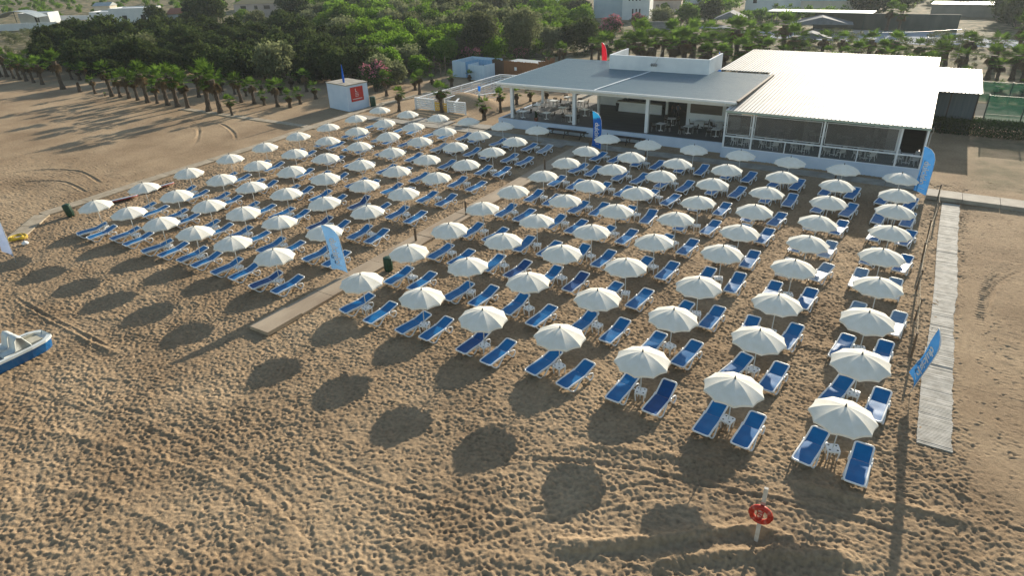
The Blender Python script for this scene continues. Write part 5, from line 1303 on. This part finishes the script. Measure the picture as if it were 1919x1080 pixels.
house(575,14,18,9,3.6,VD,M_cream,'long low house with blue sheet roof at the top, left of centre',roof='slab',roofm=M_blueroof,wins=[(3,1.5,1,1.4)])
house(1112,34,8.2,9,7.4,math.radians(14),M_bluew,'white two storey house with slit windows, left block',wins=[(2.6,.35,4.8,2),(3.8,.35,4.8,2),(5.0,.35,4.8,2)])
house(1165,37,7.0,8,6.9,math.radians(14),M_vill,'white two storey house with slit windows, right block',wins=[(1.6,.35,4.6,2),(2.5,.35,4.6,2),(3.4,.35,4.6,2),(4.3,.35,4.6,2),(2.6,.35,.8,1.9),(3.5,.35,.8,1.9),(4.4,.35,.8,1.9)])
house(1215,22,9,6,3.0,math.radians(14),M_pinkw,'low house with reddish tiled gable right of the white house',roof='gable',roofm=M_tile,wins=[(2,1,1,1)])
house(915,12,14,8,4.2,math.radians(22),M_cream,'pale beige house above the middle thicket, left part',roof='slab',roofm=M_greyr,wins=[(3,1,2,1.3),(8,1,2,1.3)])
house(1010,14,10,8,4.6,math.radians(22),M_vill,'pale blue-white house above the large grey-green trees',roof='flat',wins=[(2,1,2,1.3)])
house(700,6,12,8,4,math.radians(28),M_pinkw,'low tiled house at the top edge above the thicket',roof='gable',roofm=M_tile)
house(1395,20,22,8,4.2,math.radians(3),M_vill,'long pale wall building at the top right',wins=[(2,1,2,1)])
house(1498,24,14,9,3.0,math.radians(3),M_cream,'pale low shed with grey sloped sheet roof at the top right',roof='gable',roofm=M_greyr)
house(1742,30,26,7,2.6,math.radians(-3),mat('hazy_brown_wall', (.20,.19,.16), (.26,.24,.20), .5, .9),'long low brown building with white roof edge at the top right',roof='slab',roofm=M_roofw)
house(1262,6,12,6,3.2,math.radians(6),M_vill,'white low house at the top edge right of the two storey house',wins=[(4,1,1,1)])
# garden walls
def wall(a, b, h, label, m=M_vill, t=.25):
    x0, y0, _ = at(*a); x1, y1, _ = at(*b); o = MB().bar((0, 0, h/2), (x1-x0, y1-y0, h/2), t, h)
    o.bar((0, 0, h+.03), (x1-x0, y1-y0, h+.03), t+.1, .055)
    n = max(2, int(math.hypot(x1-x0, y1-y0)/6))
    for k in range(n+1): q = k/n; o.box((x1-x0)*q-.2, (x1-x0)*q+.2, (y1-y0)*q-.2, (y1-y0)*q+.2, 0, h+.12)
    return tag(o.build('garden_wall', m, None, False, (x0, y0, 0)), label, 'wall')
wall((0,58),(108,53),1.9,'long white garden wall at the upper left corner'); wall((95,38),(168,37),1.5,'low white wall left of the white villa'); wall((140,46),(205,46),1.3,'short pinkish wall in front of the white villa', M_pinkw)
wall((318,50),(380,46),1.6,'pinkish boundary wall in front of the red roofed house', M_pinkw); wall((470,32),(512,33),2.2,'pale pinkish wall below the beige hip roofed house', M_pinkw); wall((516,30),(532,30),2.4,'short pinkish wall piece right of the gap', M_pinkw)
wall((1200,60),(1265,60),2.2,'grey garden wall behind the pink oleanders', mat('grey_block_wall', (.20,.20,.20), (.26,.26,.25), 1, .9)); 
x0, y0, _ = at(1560, 53); 
hw = MB(); hw.box(0, 27, 0, .5, 0, 3.2); tag(hw.build('long_screen_wall', mat('dark_green_windbreak', (.045,.06,.055), (.075,.09,.075), .8, .9, stretch=(1,1,.3)), None, False, (x0-4, y0, 0)), 'long dark windbreak wall beyond the palms at the upper right', 'wall')
# grey paved yard beyond the palms, shade canopy, tents, poles
mb = MB(); mb.add([(-52, 148, .06), (14, 144, .06), (14, 163, .06), (-52, 166, .06)], [(0,1,2,3)]); tag(mb.build('grey_paved_yard', mat('pale_grey_paving', (.30,.33,.37), (.38,.41,.45), .6, .95, spec=.05)), kind='structure')
x, y, _ = at(1443, 53); cp_ = thing('shade_canopy', 'long flat shade canopy on thin posts beyond the palm rows', 'canopy', (x, y, 0), math.radians(-2)); MB().box(-1.0, 20, -.3, 5, 3.5, 3.62).build('canopy_roof', mat('pale_green_sheet', (.42,.52,.48), (.52,.60,.56), 1, .4), cp_)
for xx in (0, 9, 18.5): MB().box(xx, xx+.12, 0, .12, 0, 3.5).build('post', M_npost, cp_); MB().box(xx, xx+.12, 4.6, 4.72, 0, 3.5).build('post', M_npost, cp_)
def tent(px, py, w, d, h, label):
    x, y, _ = at(px, py); t = thing('grey_tent', label, 'tent', (x, y, 0), math.radians(8))
    MB().add([(0,0,h*.55),(w,0,h*.55),(w,d,h*.55),(0,d,h*.55),(w*.5,0,h),(w*.5,d,h)], [(0,3,5,4),(1,4,5,2),(0,4,1),(2,5,3)]).build('roof', mat('grey_tent_cloth', (.16,.18,.20), (.22,.24,.26), 1, .8, trans=.2, spec=.1), t)
    for a in (0, w-.1):
        for b in (0, d-.1): MB().box(a, a+.1, b, b+.1, 0, h*.55).build('post', M_npost, t)
tent(1478,62,12,6,3.2,'grey tent roof with a low ridge under the far canopy'); tent(1335,52,7,6,3.4,'small grey tent beyond the palms left of the canopy'); tent(1480,84,7,4,2.2,'pale arched cover among the palms behind the white roof')
x, y, _ = at(5, 52); ar = thing('arched_canopy', 'arched metal canopy at the upper left corner', 'canopy', (x-4, y, 0), VD); a_ = MB()
for k in range(12):
    u0_, u1_ = -1+k/6, -1+(k+1)/6; a_.bar((7*u0_+7, 3, 2.6+2*(1-u0_**2)), (7*u1_+7, 3, 2.6+2*(1-u1_**2)), 6, .12)
a_.build('roof', M_greyr, ar)
for xx in (0, 7, 13.9): MB().box(xx, xx+.15, 0, .15, 0, 2.7 if xx != 7 else 4.5).build('post', M_npost, ar)
# net-house poles and wires beyond the oleanders, slim poles in the palm rows
for k, (px, py, ty) in enumerate(((1153,82,55),(1188,78,56),(1398,100,68),(1556,104,70),(1630,108,80),(1640,92,72),(1652,92,72),(1730,108,78),(1793,112,68))):
    x, y, _ = at(px, py); h = (py-ty)*math.sqrt(x*x+y*y+CAMH**2)/FOC
    tag(MB().cyl(0, 0, -.1, h, .05, .045, 6).build('slim_pole', M_steel, None, False, (x, y, 0)), f'slim pale pole in the palm plantation, {nth(k)} from the left', 'pole', 'slim poles among the palms')
wr = MB()
for a, b, za, zb in (((1153,56),(1340,52),3,3),((1556,72),(1793,70),3.2,3.2),((1188,60),(1300,56),3,3)):
    p = at(a[0], a[1]+20, 0); q = at(b[0], b[1]+20, 0); wr.tube([(p[0]+(q[0]-p[0])*u, p[1]+(q[1]-p[1])*u, 3.1-.4*math.sin(math.pi*u)) for u in (0, .25, .5, .75, 1)], .025, 4)
tag(wr.build('overhead_wires', M_steel), 'thin overhead wires strung between poles beyond the palms', 'wires')

HAZE = .00017
# ---------------------------------------------------------------- air
hz = MB().box(-905, 505, -62, 1205, -2.5, 27)
M_haze = bpy.data.materials.new('haze_air'); t_, N_, L_ = nt(M_haze)
o_ = N_.new('ShaderNodeOutputMaterial'); v_ = N_.new('ShaderNodeVolumePrincipled')
v_.inputs['Color'].default_value = (.80,.90,1,1); v_.inputs['Density'].default_value = HAZE; v_.inputs['Anisotropy'].default_value = .45
L_.new(v_.outputs[0], o_.inputs['Volume'])
tag(hz.build('haze', M_haze), kind='stuff')
for o in list(bpy.data.objects):
    if o.get('label') == 'x':
        for c in list(o.children): bpy.data.objects.remove(c)
        bpy.data.objects.remove(o)
